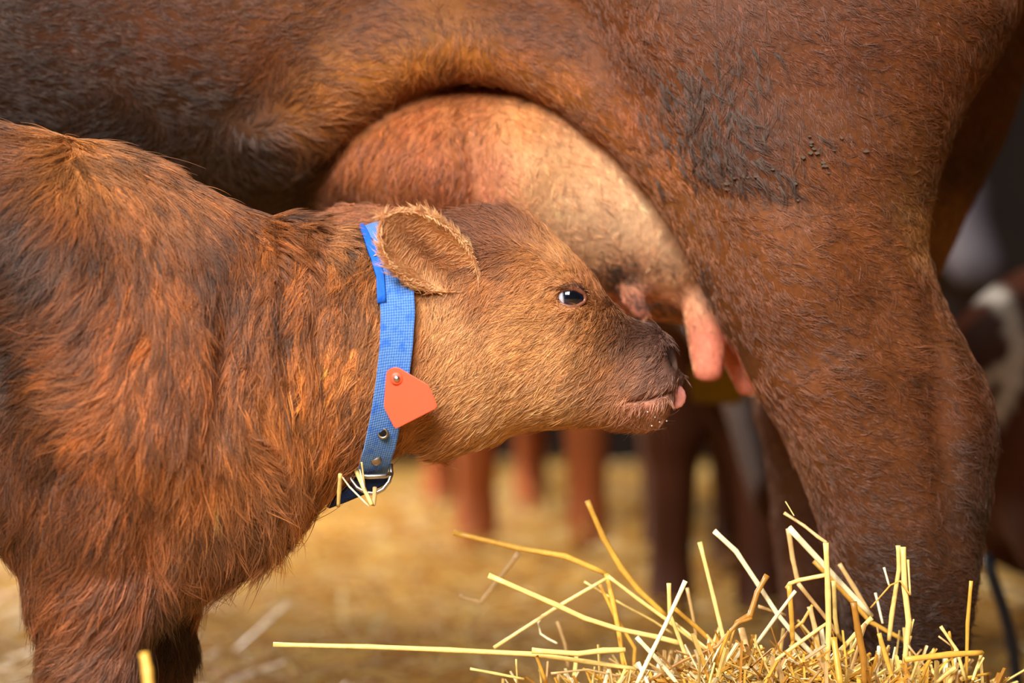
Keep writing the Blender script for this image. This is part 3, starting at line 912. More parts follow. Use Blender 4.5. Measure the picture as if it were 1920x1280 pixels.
# ---- ears
def ear(name, base, tip, yb, yt, outline, depth, seed, facing=1.0, dens=1.0):
    """bowl-shaped ear: outline = half widths above and below the axis along base to tip, in pixels"""
    B, T = np.array(base, float), np.array(tip, float)
    ax = T - B
    Lp = np.linalg.norm(ax); ax /= Lp
    nrmv = np.array([-ax[1], ax[0]])
    nu, nv = 36, 28
    us = np.linspace(0, 1, nu)
    o = np.array(outline, float)
    up = np.interp(us, *[pchip(o[:, 0], o[:, k])[0] if False else None for k in ()]) if False else np.interp(us, *pchip(o[:, 0], o[:, 1]))
    dn = np.interp(us, *pchip(o[:, 0], o[:, 2]))
    front, backv = [], []
    for i, u in enumerate(us):
        yc = yb + (yt - yb) * u
        for v in np.linspace(-1, 1, nv):
            wd = up[i] if v > 0 else dn[i]
            p = B + ax * Lp * u + nrmv * (v * wd)
            bowl = depth * (1 - abs(v) ** 2.2) * math.sin(math.pi * min(1, .18 + .82 * u) ** .8)
            y = yc + facing * bowl
            front.append(W(p[0], p[1], y))
            backv.append(W(p[0], p[1], y + facing * (.003 + .006 * (1 - v * v)) + .002))
    vs = front + backv
    n0 = len(front)
    fs = []
    I = lambda i, j: i * nv + j
    flip = (np.cross(np.append(ax, 0), np.append(nrmv, 0))[2] > 0)
    for i in range(nu - 1):
        for j in range(nv - 1):
            qd = (I(i, j), I(i + 1, j), I(i + 1, j + 1), I(i, j + 1))
            fs.append(qd); fs.append(tuple(n0 + k for k in reversed(qd)))
    for i in range(nu - 1):
        for j in (0, nv - 1):
            qd = (I(i, j), n0 + I(i, j), n0 + I(i + 1, j), I(i + 1, j))
            fs.append(qd if j == 0 else tuple(reversed(qd)))
    for j in range(nv - 1):
        for i in (0, nu - 1):
            qd = (I(i, j + 1), n0 + I(i, j + 1), n0 + I(i, j), I(i, j))
            fs.append(qd if i == 0 else tuple(reversed(qd)))
    vs = np.array(vs); fs = np.array(fs)
    # vertex normals (towards the viewer for the front sheet)
    fnm = np.cross(vs[fs[:, 2]] - vs[fs[:, 0]], vs[fs[:, 3]] - vs[fs[:, 1]])
    vn = np.zeros_like(vs)
    for k in range(4): np.add.at(vn, fs[:, k], fnm)
    vn /= np.maximum(np.linalg.norm(vn, axis=1, keepdims=True), 1e-12)
    mid = vn[I(nu // 2, nv // 2)]
    if mid[1] * facing > 0: vn = -vn; fs = fs[:, ::-1]
    return vs, fs, vn, (B, ax, nrmv, Lp)


EAR_OUT = [(0, 10, 8), (.08, 30, 22), (.2, 46, 40), (.35, 56, 56), (.5, 60, 66), (.65, 58, 66), (.8, 48, 56), (.9, 34, 40), (.96, 20, 24), (1, 3, 3)]
evs, efs, evn, (eb, eax, enr, eL) = ear('ear', (893, 545), (722, 408), -.205, -.293, EAR_OUT, .015, 41)
epx, epy = to_px(evs)


def ear_uv(px, py):
    r = np.stack([px - eb[0], py - eb[1]], 1)
    return r @ eax / eL, r @ enr


def ear_color(px, py, P=None):
    u, w = ear_uv(px, py)
    c = np.tile(srgb(236, 178, 126), (len(px), 1))
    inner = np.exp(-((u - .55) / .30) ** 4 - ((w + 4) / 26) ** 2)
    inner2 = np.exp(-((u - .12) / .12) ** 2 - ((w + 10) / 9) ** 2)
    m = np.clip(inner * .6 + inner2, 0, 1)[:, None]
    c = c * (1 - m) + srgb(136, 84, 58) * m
    tipm = np.clip((u - .8) / .2, 0, 1)[:, None]
    return c * (1 - .15 * tipm) * (0.9 + .25 * vnoise(px / 14, py / 14, 6))[:, None]


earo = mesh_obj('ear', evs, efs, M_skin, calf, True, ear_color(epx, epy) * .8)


def ear_comb(px, py):
    u, w = ear_uv(px, py)
    d = eax[None, :] * .55 + enr[None, :] * (-np.sign(w) * np.minimum(np.abs(w) / 30, 1))[:, None]
    edge = (np.abs(w) > 44)[:, None]
    return np.where(edge, eax[None, :] * .9 + enr[None, :] * np.sign(w)[:, None] * .3, d)


fur('ear_hair', calf, evs, efs, evn, 3400, 6, lambda px, py, P: np.ones(len(px)), lambda px, py: np.full(len(px), .011), ear_comb, ear_color, radius=.00032,
    spread=.0028, lift=.25, conv=.6, wave=.05, curl=.15, seed=41, jit=.18, back=-.5)
# the other ear, lying back beyond the neck
fvs, ffs, fvn, _ = ear('ear', (800, 440), (580, 420), -.055, -.05, [(0, 10, 8), (.2, 36, 30), (.5, 44, 40), (.8, 30, 30), (1, 3, 3)], .02, 42, facing=-1.0)
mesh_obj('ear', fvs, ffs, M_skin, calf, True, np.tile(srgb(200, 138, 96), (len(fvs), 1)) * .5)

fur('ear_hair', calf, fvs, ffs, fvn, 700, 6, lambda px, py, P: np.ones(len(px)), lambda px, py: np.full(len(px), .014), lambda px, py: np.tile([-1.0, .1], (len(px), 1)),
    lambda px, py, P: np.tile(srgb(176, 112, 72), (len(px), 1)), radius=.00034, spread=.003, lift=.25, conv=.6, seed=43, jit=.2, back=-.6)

# ---- milk and saliva drops hanging from the chin
M_drop = simple_mat('milk_drop', (.85, .86, .88), .08, .6)
for (x, y) in ((1222, 798), (1237, 791), (1250, 789), (1228, 782), (1214, 772)):
    yy = surf_y(calf_f, min(x, 1232), min(y, 785)) - .004
    v, f = sphere(W(x, y, yy), .0009, 10, 8)
    mesh_obj('milk_drop', v, f, M_drop, calf)

# ================================================================== THE COLLAR
M_web, nt, b = new_mat('blue_webbing')
uvn = nt.nodes.new('ShaderNodeUVMap')
ch = nt.nodes.new('ShaderNodeTexVoronoi')
ch.inputs['Scale'].default_value = 1.0
ch.inputs['Randomness'].default_value = 0.12
nt.links.new(uvn.outputs['UV'], ch.inputs['Vector'])
nz = nt.nodes.new('ShaderNodeTexNoise'); nz.inputs['Scale'].default_value = .22; nz.inputs['Detail'].default_value = 4
nt.links.new(uvn.outputs['UV'], nz.inputs['Vector'])
r1 = nt.nodes.new('ShaderNodeValToRGB')
r1.color_ramp.elements[0].position = .12; r1.color_ramp.elements[0].color = (*srgb(112, 168, 240), 1)
r1.color_ramp.elements[1].position = .62; r1.color_ramp.elements[1].color = (*srgb(44, 102, 200), 1)
nt.links.new(ch.outputs['Distance'], r1.inputs['Fac'])
mx = nt.nodes.new('ShaderNodeMix'); mx.data_type = 'RGBA'
mx.inputs['B'].default_value = (*srgb(24, 104, 228), 1)
r2 = nt.nodes.new('ShaderNodeMapRange'); r2.inputs['From Min'].default_value = .52; r2.inputs['From Max'].default_value = .68; r2.inputs['To Max'].default_value = .85
nt.links.new(nz.outputs['Fac'], r2.inputs['Value'])
nt.links.new(r2.outputs['Result'], mx.inputs['Factor'])
nt.links.new(r1.outputs['Color'], mx.inputs['A'])
nt.links.new(mx.outputs['Result'], b.inputs['Base Color'])
bp = nt.nodes.new('ShaderNodeBump'); bp.invert = True; bp.inputs['Strength'].default_value = .8; bp.inputs['Distance'].default_value = .0012
nt.links.new(ch.outputs['Distance'], bp.inputs['Height'])
nt.links.new(bp.outputs['Normal'], b.inputs['Normal'])
b.inputs['Roughness'].default_value = .8
b.inputs['Sheen Weight'].default_value = .3
M_navy = simple_mat('navy_webbing', srgb(34, 52, 100), .85, .2, noise=.5, scale=500, bump=.8)
M_blue = simple_mat('blue_binding', srgb(28, 104, 226), .6, .3, noise=.15, scale=300, bump=.3)
M_orange = simple_mat('orange_plastic', srgb(250, 92, 58), .42, .4, noise=.04, scale=40)
M_steel = simple_mat('steel', (.62, .60, .57), .28, .5, metal=1.0, noise=.2, scale=200)
M_brass = simple_mat('worn_brass', (.42, .34, .26), .35, .5, metal=1.0, noise=.3, scale=300)
M_black = simple_mat('dark_hole', (.01, .008, .006), .9, .1)
M_thread = simple_mat('thread', srgb(226, 200, 160), .8, .2)

# centre line and half width of the strap on the side we see, by pixel row
cl_y = [425, 440, 480, 520, 560, 600, 660, 720, 780, 840, 880, 905]
cl_x = [690, 700, 724, 739, 744, 746, 743, 736, 726, 712, 698, 688]
cl_w = [16, 18, 26, 29, 32, 32, 31, 31, 31, 31, 31, 31]


def strap_point(phi, e, off):
    """point on the strap: phi runs round the neck from its top over the side in view, e across the strap"""
    zpx = 640.0
    py = 660 - 232 * math.cos(phi)
    xc = np.interp(py, cl_y, cl_x) + e * np.interp(py, cl_y, cl_w)
    slope = (np.interp(py + 6, cl_y, cl_x) - np.interp(py - 6, cl_y, cl_x)) / 12
    pyy = py - e * np.interp(py, cl_y, cl_w) * slope * .8
    k0 = S * (DIST - .2) / DIST
    c, h, w, yc = [float(a) for a in trunk.at((xc - 960) * k0)]
    z = ZC + (640 - pyy) * S * (DIST + yc - w * math.sin(phi)) / DIST
    # radial position round the section
    h2, w2 = h + off, w + off
    sn = math.sin(phi)
    y = yc - w2 * (abs(sn) ** .92) * (1 if sn >= 0 else -1)
    x = (xc - 960) * S * (DIST + y) / DIST
    z = c + h2 * math.cos(phi)
    z -= e * np.interp(py, cl_y, cl_w) * S * (-slope) * .8
    return np.array([x, y, z])


def band(name, phis, es, off, thick, mat, parent, uvscale=330.0, closed=False):
    nph, ne = len(phis), len(es)
    outer = [strap_point(p, e, off + thick) for p in phis for e in es]
    inner = [strap_point(p, e, off) for p in phis for e in es]
    n0 = len(outer)
    fs = []
    m = nph if closed else nph - 1
    I = lambda i, j: (i % nph) * ne + j
    for i in range(m):
        for j in range(ne - 1):
            q = (I(i, j), I(i, j + 1), I(i + 1, j + 1), I(i + 1, j))
            fs.append(tuple(reversed(q))); fs.append(tuple(n0 + k for k in q))
        for j in (0, ne - 1):
            q = (I(i, j), I(i + 1, j), n0 + I(i + 1, j), n0 + I(i, j))
            fs.append(tuple(reversed(q)) if j == 0 else q)
    if not closed:
        for i in (0, nph - 1):
            for j in range(ne - 1):
                q = (I(i, j), I(i, j + 1), n0 + I(i, j + 1), n0 + I(i, j))
                fs.append(q if i == 0 else tuple(reversed(q)))
    o = mesh_obj(name, outer + inner, fs, mat, parent, True)
    me = o.data
    uv = me.uv_layers.new(name='UVMap')
    arr = []
    arc = [0.0]
    mid = ne // 2
    for i in range(1, nph): arc.append(arc[-1] + float(np.linalg.norm(outer[i * ne + mid] - outer[(i - 1) * ne + mid])))
    for lp in me.loops:
        k = lp.vertex_index % n0
        i, j = divmod(k, ne)
        arr += [es[j] * .021 * uvscale, arc[i] * uvscale]
    uv.data.foreach_set('uv', arr)
    for p in me.polygons: p.use_smooth = True
    return o


collar = empty('collar', tuple(strap_point(math.pi * .98, 0, .01)), 'blue woven collar with orange tag buckled round the calf neck', 'collar')
OFF = .0095
band('strap', np.linspace(0, 2 * math.pi, 97)[:-1], [-1, -.94, -.5, 0, .5, .94, 1], OFF, .0035, M_web, collar, closed=True)
band('binding', np.linspace(-.05, 1.20, 24), [-1.16, -1.1, -.9, -.72, -.66], OFF + .0005, .0058, M_blue, collar)


def collar_y(px, py):
    """depth of the strap's outer face at a pixel"""
    best, by = 1e9, -.25
    for ph in np.linspace(.02, math.pi - .02, 160):
        p = strap_point(ph, 0, OFF + .0035)
        a, b2 = to_px(p)
        if abs(b2 - py) < best: best, by = abs(b2 - py), p[1]
    return by


# orange tag: flat plate, on its stud
tag_px = [(724, 701), (727, 694), (733, 690), (740, 688), (748, 689), (755, 693), (801, 720), (806, 727), (819, 757), (819, 763), (815, 767), (748, 801), (742, 803), (738, 799), (721, 766), (720, 757)]
ty = collar_y(745, 710) - .007
tv = []
for back in (0, .0022):
    for (x, y) in tag_px:
        tv.append(W(x, y, ty - .00012 * (x - 742) + .00002 * (y - 710) + back))
n = len(tag_px)
tf = [tuple(reversed(range(n))), tuple(range(n, 2 * n))] + [(i, (i + 1) % n, n + (i + 1) % n, n + i) for i in range(n)]
tg = mesh_obj('tag', tv, tf, M_orange, collar, False)
tg['label'] = 'blank orange plastic tag'
bv = tg.modifiers.new('bevel', 'BEVEL'); bv.width = .0007; bv.segments = 2


def disc(name, px, py, y, r, h, mat, parent, ring=None):
    mb = MB()
    c = W(px, py, y)
    prof = [(r, .0), (r, h * .6), (r * .8, h), (0.0001, h * 1.1)] if ring is None else [(r, 0), (r, h * .6), ((r + ring) / 2, h), (ring, h * .6), (ring, 0)]
    seg = 24
    vs = [(c[0] + a * math.cos(2 * math.pi * k / seg), c[1] - b_, c[2] + a * math.sin(2 * math.pi * k / seg)) for a, b_ in prof for k in range(seg)]
    fs = [(i * seg + k, i * seg + (k + 1) % seg, (i + 1) * seg + (k + 1) % seg, (i + 1) * seg + k) for i in range(len(prof) - 1) for k in range(seg)]
    mb.add(vs, fs)
    return mb.build(name, mat, parent)


st = disc('stud_washer', 744, 709, ty, .0072, .0022, M_orange, tg, ring=None)
st.location = (0, 0, 0)
st = disc('stud', 744, 710, ty - .002, .0036, .0022, M_steel, tg)
e1 = disc('eyelet', 718, 812, collar_y(718, 812) - .0005, .0062, .002, M_brass, collar, ring=.0036)
disc('eyelet_hole', 718, 812, collar_y(718, 812) - .0009, .0042, .0008, M_black, collar)
disc('rivet', 705, 862, collar_y(705, 862) - .0005, .0060, .002, M_brass, collar)
mb = MB()
yb = collar_y(700, 880) - .006
mb.tube([W(x, y, yb + d) for x, y, d in ((657, 872, .012), (654, 884, .008), (659, 900, .003), (670, 914, 0), (686, 923, -.002), (702, 925, -.002), (718, 917, 0), (729, 903, .002), (734, 888, .004), (733, 870, .008))], .0024, 10)
mb.build('buckle_ring', M_steel, collar)
mb = MB()
mb.tube([W(663, 889, yb + .003), W(690, 893, yb - .001), (W(722, 892, yb)), W(733, 888, yb + .004)], .0030, 10)
mb.build('buckle_bar', M_steel, collar)
# loose end of the strap, dark, turning under the chest
lv = []
A = [(666, 882), (732, 897)], [(655, 900), (716, 912)], [(640, 915), (690, 924)], [(624, 932), (650, 941)], [(612, 950), (618, 953)]
for th in (0, .003):
    for i, (a, b2) in enumerate(A):
        for t in np.linspace(0, 1, 5):
            lv.append(W(a[0] + (b2[0] - a[0]) * t, a[1] + (b2[1] - a[1]) * t, yb + .008 + .006 * i + th - .003 * math.sin(math.pi * t)))
lf = []
for th in (0, 1):
    for i in range(4):
        for j in range(4):
            q = (th * 25 + i * 5 + j, th * 25 + i * 5 + j + 1, th * 25 + i * 5 + j + 6, th * 25 + i * 5 + j + 5)
            lf.append(q if th == 0 else tuple(reversed(q)))
edge = [0, 1, 2, 3, 4, 9, 14, 19, 24, 23, 22, 21, 20, 15, 10, 5]
for i in range(16):
    a, b2 = edge[i], edge[(i + 1) % 16]
    lf.append((b2, a, 25 + a, 25 + b2))
lo = mesh_obj('strap_end', lv, lf, M_navy, collar)
lo['label'] = 'dark navy loose strap end'
# row of pale stitches under the ear
for i, (x, y) in enumerate(((704, 478), (709, 466), (714, 474), (719, 464), (723, 471))):
    mb = MB()
    yy = collar_y(700, y) - .0065
    mb.tube([W(x - 3, y + 1.5, yy + .001), W(x, y, yy), W(x + 3, y - 1.5, yy + .001)], .0007, 6)
    mb.build('stitch', M_thread, collar)

# ================================================================== STRAW
P5 = lambda *a: [(840 + x / 3.368, 900 + y / 3.368) for x, y in a]
P6 = lambda *a: [(1380 + x / 3.765, 940 + y / 3.765) for x, y in a]
GOLD, PALE, WHITE, TAN, BROWN = srgb(232, 178, 74), srgb(244, 214, 130), srgb(250, 238, 196), srgb(214, 176, 118), srgb(176, 122, 46)
G0 = 'loose straw stalks before the hind leg'
STALKS = [
    (P5((35, 330), (430, 425), (740, 480), (1000, 590)), 34, GOLD, -.06, 'thick golden stalk rising to the upper left end of the straw'),
    (P5((450, 460), (330, 620), (210, 770), (70, 735)), 28, TAN, .06, 'bent tan stalk hanging below the thick golden stalk'),
    (P5((255, 600), (690, 790), (860, 870), (1080, 940), (1320, 990), (1470, 1030)), 32, PALE, -.12, 'long pale yellow stalk sloping down to the right into the heap'),
    (P5((290, 1058), (690, 800), (1000, 620)), 22, PALE, -.09, 'thin pale stalk crossing over the long pale yellow stalk'),
    (P5((1010, 605), (1200, 750), (1380, 880), (1640, 1080)), 24, PALE, -.10, 'pale stalk running down right from the golden kink'),
    (P5((880, 130), (980, 360), (1090, 550), (1200, 690), (1380, 860)), 36, GOLD, -.04, 'tallest golden stalk left of the dark far leg, slightly curved'),
    (P5((1000, 590), (1040, 760), (1080, 960), (1110, 1180)), 30, GOLD, -.08, 'golden stalk dropping straight down from the kink'),
    (P5((960, 660), (1050, 850), (1180, 1060), (1170, 1280)), 22, GOLD, -.07, 'slender golden stalk just right of the straight dropping golden one'),
    (P5((860, 640), (1060, 760), (1300, 890), (1420, 970)), 14, PALE, -.07, 'thinnest pale stalk with a small head at its upper end'),
    ([(512, 1208), (690, 1212), (840, 1218), (1000, 1226), (1100, 1240), (1190, 1253)], 30, PALE, -.16, 'longest nearly horizontal pale stalk reaching out to the left'),
    (P5((530, 1075), (820, 1095), (980, 1075), (1120, 1070)), 34, PALE, -.17, 'broad split pale stalk lying on the longest horizontal stalk'),
    (P5((140, 1190), (300, 1220), (480, 1255)), 17, PALE, -.16, 'short yellow stalk with a dark tip at the lower left of the heap'),
    (P5((430, 1130), (440, 1300)), 12, PALE, -.15, 'short thin upright stalk at the lower left end of the heap'),
    (P5((690, 890), (740, 1040), (760, 1180)), 20, TAN, .04, 'blurred tan stalk standing behind the longest horizontal stalk'),
    (P5((1590, 390), (1680, 750), (1740, 1000), (1780, 1280)), 28, PALE, -.13, 'straight pale stalk standing before the dark far leg'),
    ([(1339, 995)] + P6((0, 350), (160, 590), (290, 790), (420, 950), (560, 1100)), 32, WHITE, -.13, 'long whitish stalk slanting down right past the brown stub'),
    (P5((1500, 635), (1370, 920), (1290, 1080), (1190, 1290)), 27, WHITE, -.20, 'white stalk leaning to the right in front of the long pale one'),
    (P5((1510, 680), (1550, 880), (1570, 1000)), 20, TAN, -.06, 'thin tan stalk just right of the leaning white stalk'),
    (P5((1395, 650), (1400, 840), (1450, 970), (1560, 1270)), 26, PALE, -.15, 'pale stalk standing beside the leaning white one'),
    (P5((1190, 990), (1340, 1150), (1460, 1300)), 30, WHITE, -.18, 'white stalk slanting down right below the long pale yellow stalk'),
    (P5((1420, 800), (1560, 920), (1700, 1050)), 28, GOLD, -.11, 'golden stalk slanting to the foot of the straight pale stalk'),
    (P5((560, 1110), (620, 1280)), 22, GOLD, -.16, 'short golden stub under the broad split pale stalk'),
    (P5((650, 1220), (880, 1195), (1100, 1240)), 14, TAN, -.17, 'thin tan stalk lying under the longest horizontal stalk'),
    (P5((1270, 1270), (1480, 1140), (1700, 1050), (1830, 900), (1920, 870)), 22, BROWN, -.16, 'thin brown stalk curving up towards the brown stub'),
    (P5((1200, 1150), (1270, 1300)), 26, WHITE, -.20, 'short white stub low beside the foot of the leaning white stalk'),
    (P5((1430, 900), (1660, 1080)), 18, PALE, -.14, 'slim pale stalk half hidden behind the leaning white stalk'),
    (P5((600, 850), (570, 900), (585, 970), (630, 1000), (690, 1030)), 14, WHITE, -.08, 'small white curled shred of straw hanging from the thin stalk'),
    (P6((220, 520), (150, 640), (100, 800), (0, 860)), 34, BROWN, -.15, 'brown bent stub of straw crossing the long whitish stalk'),
    (P6((370, 190), (400, 400), (440, 580)), 32, TAN, -.12, 'pale tan stalk forming the left side of the sharp peak'),
    (P6((440, 580), (650, 840), (750, 980)), 26, TAN, -.12, 'tan lower continuation below the left side of the sharp peak'),
    (P6((375, 185), (650, 480), (960, 810)), 38, WHITE, -.14, 'brightest white stalk falling right from the sharp peak'),
    (P6((960, 820), (840, 940), (730, 1060), (620, 1200)), 28, PALE, -.14, 'stalk folding back down left below the brightest white stalk'),
    (P6((635, 290), (650, 650), (655, 900), (640, 1300)), 36, PALE, -.17, 'upright pale stalk before the edge of the hind leg'),
    (P6((340, 80), (480, 170), (580, 250), (640, 290)), 22, TAN, -.15, 'frayed tan leaf end on top of the upright pale stalk'),
    (P6((350, 0), (410, 100)), 8, PALE, -.15, 'hair thin tip above the frayed tan leaf end'),
    (P6((360, 610), (380, 580), (440, 555), (650, 515)), 26, PALE, -.16, 'arched pale stalk bridging two upright stalks'),
    (P6((375, 590), (390, 780), (400, 980)), 32, GOLD, -.16, 'golden upright under the arched pale stalk'),
    (P6((420, 630), (270, 830), (140, 1010)), 22, WHITE, -.18, 'slim white stalk leaning right beneath the arched pale stalk'),
    (P6((730, 440), (830, 600), (950, 800)), 30, TAN, -.10, 'tan leaf blade leaning on the brightest white stalk'),
    (P6((550, 420), (800, 680), (950, 850), (1190, 980)), 30, GOLD, -.09, 'golden stalk sloping behind the brightest white stalk'),
    (P6((1145, 310), (1150, 480), (1100, 800), (1080, 980)), 28, PALE, -.13, 'pale stalk with a flared top before the lower hind leg'),
    (P6((1180, 320), (1190, 600), (1220, 850), (1190, 1140)), 36, PALE, -.15, 'broad upright stalk with a torn sheath before the lower hind leg'),
    (P6((1215, 410), (1230, 660)), 14, PALE, -.15, 'narrow sheath strip on the right of the torn sheath stalk'),
    (P6((950, 750), (1090, 590), (1160, 560), (1230, 660)), 10, GOLD, -.15, 'wiry golden stem bent against the torn sheath stalk'),
    (P6((985, 645), (1035, 860)), 16, WHITE, -.11, 'thin white stalk between the sharp peak and torn sheath stalk'),
    (P6((1045, 465), (1080, 590)), 14, WHITE, -.14, 'tiny white strip left of the pale stalk with flared top'),
    (P6((1660, 560), (1635, 860), (1625, 1300)), 24, GOLD, -.15, 'lone upright golden stalk at the back edge of the hind leg'),
    (P6((1190, 1115), (1500, 1080), (1740, 1065)), 36, GOLD, -.22, 'thick golden stalk lying level across the foot of the heap'),
    (P6((1740, 1060), (1670, 1260)), 20, PALE, -.20, 'pale stalk folding down from the right end of the level golden stalk'),
    (P6((1445, 880), (1560, 1050), (1620, 1260)), 22, PALE, -.17, 'pale slanting stalk left of the lone upright golden stalk'),
    (P6((1505, 920), (1540, 1100)), 18, GOLD, -.16, 'short golden stalk crossing the pale slanting one by the lone upright'),
    (P6((1430, 950), (1550, 1040)), 12, TAN, -.16, 'thin tan twig near the lone upright golden stalk'),
    (P6((1400, 1040), (1300, 1280)), 20, GOLD, -.20, 'golden stalk leaning under the middle of the level golden stalk'),
    (P6((1550, 1170), (1400, 1290)), 24, PALE, -.21, 'pale bent stalk sloping down left at the lower right of the heap'),
    (P6((1550, 1175), (1500, 1300)), 28, PALE, -.21, 'pale stalk dropping from the bend at the lower right of the heap'),
    (P6((830, 710), (860, 900), (900, 1100), (910, 1300)), 42, BROWN, -.21, 'thick brown gold stalk upright in the front of the heap'),
    (P6((690, 960), (710, 1100), (740, 1300)), 40, GOLD, -.23, 'thick golden stalk low in front of the upright pale stalk'),
    (P6((1010, 930), (1060, 1100), (1110, 1260)), 30, GOLD, -.18, 'golden stalk slanting just right of the thick brown gold stalk'),
    (P6((520, 740), (560, 900), (600, 1200)), 34, TAN, -.15, 'tan upright leaf just left of the upright pale stalk'),
    (P6((540, 730), (470, 850), (400, 900)), 18, GOLD, -.15, 'golden bent twig left of the tan upright leaf'),
    (P6((1210, 1010), (1400, 1240)), 14, TAN, -.17, 'thin tan stalk slanting down under the torn sheath stalk'),
    (P6((1750, 1100), (1660, 1280)), 12, PALE, -.20, 'fine pale stalk at the far right end of the heap'),
    (P6((1640, 1240), (1800, 1210)), 16, GOLD, -.20, 'short golden stalk pointing right at the lower right corner of the heap'),
    (P6((1010, 1020), (990, 1280)), 24, WHITE, -.17, 'greyish white stalk standing right of the thick brown gold stalk'),
    (P6((40, 900), (80, 1060)), 44, TAN, -.14, 'broad tan husk just below the brown bent stub'),
    (P6((160, 740), (350, 800)), 20, TAN, -.12, 'short tan stalk lying across behind the long whitish stalk'),
    (P6((600, 880), (630, 1080)), 30, WHITE, -.13, 'broad white strip right behind the upright pale stalk'),
    (P6((200, 1180), (400, 1030), (640, 860)), 22, PALE, -.16, 'pale stalk rising right behind the golden upright'),
    (P6((1255, 830), (1220, 980)), 10, PALE, -.15, 'tiny pale stalk just right of the torn sheath stalk'),
    (P6((690, 560), (700, 820), (720, 950)), 28, PALE, -.13, 'pale upright close behind the upright pale stalk'),
    ([(270, 1225), (276, 1255), (280, 1300)], 60, GOLD, -.62, 'blurred golden stalk end before the calf foreleg'),
]


def stalk(name, path, wpx, col, y, label, group, div=3.25):
    mb = MB()
    r = wpx / div / 2 * S * (DIST + y) / DIST
    pts, rad = [], []
    dy = random.uniform(-.03, .03)
    n = len(path)
    for i in range(n - 1):
        a, b2 = path[i], path[i + 1]
        m = 4
        for t in range(m):
            u = t / m
            g = (i + u) / (n - 1)
            p = W(a[0] + (b2[0] - a[0]) * u, a[1] + (b2[1] - a[1]) * u, y + dy * (g - .5))
            pts.append(p)
            rad.append(r * (1.0 if t else 1.10) * (1 + .06 * math.sin(7 * g + wpx)))
    pts.append(W(path[-1][0], path[-1][1], y + dy * .5)); rad.append(r * .9)
    c = np.array(col) * random.uniform(.92, 1.08)
    mb.tube(pts, rad, 8, flat=.72, col=tuple(np.clip(c, 0, 1)))
    base = pts[-1]
    o = mb.build(name, M_straw)
    o.data.transform(__import__('mathutils').Matrix.Translation(-Vector(base)))
    o.location = base
    return tag(o, label, 'straw', group)


SHARED = 'short yellow straw stalk tangled with many others in the heap by the hind leg'
for path, w_, col, y, label in STALKS:
    if label and ('calf foreleg' in label): stalk('straw_stalk', path, w_, col, y, label, None)
    else: stalk('straw_stalk', path, w_, col, y, label or SHARED, G0)
# the bits caught on the buckle
yb2 = yb - .008
for path, w_, col, label in (
        ([(638, 888), (636, 920), (634, 950)], 30, PALE, 'short yellow straw bit caught beside the calf collar buckle'),
        ([(632, 890), (641, 893), (655, 912), (692, 949)], 14, WHITE, 'thin white bent straw bit hanging at the collar buckle'),
        ([(667, 880), (682, 915), (697, 946)], 32, PALE, 'thick pale straw bit stuck through the collar buckle ring'),
        ([(671, 866), (683, 915)], 12, WHITE, 'fine straw splinter above the collar buckle bar'),
        ([(678, 866), (681, 890), (684, 915)], 13, PALE, 'second fine straw splinter upright at the collar buckle'),
        ([(703, 914), (702, 930), (700, 947)], 32, TAN, 'stubby tan straw bit at the foot of the buckle ring')):
    stalk('straw_bit', path, w_, col, yb2 - random.uniform(0, .006), label, 'straw bits caught on the collar buckle', 4.0)


def random_stalks(name, n, where, size, r0, cols, parent=None, sides=4, seed=3, upright=.25):
    r = np.random.default_rng(seed)
    V, F, Cc = [], [], []
    base = 0
    for i in range(n):
        p, tilt = where(r)
        L = r.uniform(*size)
        a = r.uniform(0, 2 * math.pi)
        el = r.normal(0, upright) + tilt
        d = np.array([math.cos(a) * math.cos(el), math.sin(a) * math.cos(el), math.sin(el)])
        bend = r.normal(0, .18, 3)
        q0, q1, q2 = p - d * L / 2, p + bend * L * .2, p + d * L / 2 + bend * L * .1
        rad = r0 * math.exp(r.normal(0, .3))
        c = cols[r.integers(len(cols))] * r.uniform(.8, 1.1)
        u = np.cross(d, [0.3, .2, .93]); u /= np.linalg.norm(u)
        w = np.cross(u, d)
        for q in (q0, q1, q2):
            for k in range(sides):
                t = 2 * math.pi * k / sides
                V.append(q + rad * (math.cos(t) * u + .6 * math.sin(t) * w))
        for s in range(2):
            for k in range(sides):
                F.append((base + s * sides + k, base + s * sides + (k + 1) % sides, base + (s + 1) * sides + (k + 1) % sides, base + (s + 1) * sides + k))
        Cc.extend([np.clip(c, 0, 1)] * (3 * sides))
        base += 3 * sides
    return mesh_obj(name, V, F, M_straw, parent, False, np.array(Cc))


SC = [GOLD, PALE, PALE, TAN, WHITE, BROWN, GOLD]


def heap_h(x, y):
    px = 960 + x / (S * (DIST + y) / DIST)
    ridge = np.interp(px, [300, 700, 900, 1100, 1300, 1450, 1600, 1760, 1860, 1950, 2200], [.05, .08, .185, .225, .255, .262, .256, .242, .222, .15, .08])
    return ridge * math.exp(-((y + .14) / .20) ** 2)


def in_heap(r):
    while True:
        x, y = r.uniform(-.25, .68), r.normal(-.17, .07)
        h = heap_h(x, y)
        if y > -.05 and x > .36 and y < .12: continue
        if h > .05: return np.array([x, y, max(.01, h - abs(r.normal(0, .018)))]), r.choice([0, 0, .35, .8])


heap = random_stalks('straw_heap', 6000, in_heap, (.04, .14), .0021, SC, seed=5, upright=.35)
tag(heap, 'dense heap of golden straw piled in front of the cow hind leg', 'straw', kind='stuff')


def on_floor(r):
    u = r.random()
    y = -.5 + 7.5 * u ** 1.5
    x = r.uniform(-1, 1) * (.8 + .32 * (y + 1.0))
    return np.array([x, y, abs(r.normal(.02, .025)) + .03 * max(0, math.sin(x * 3 + y * 2))]), 0


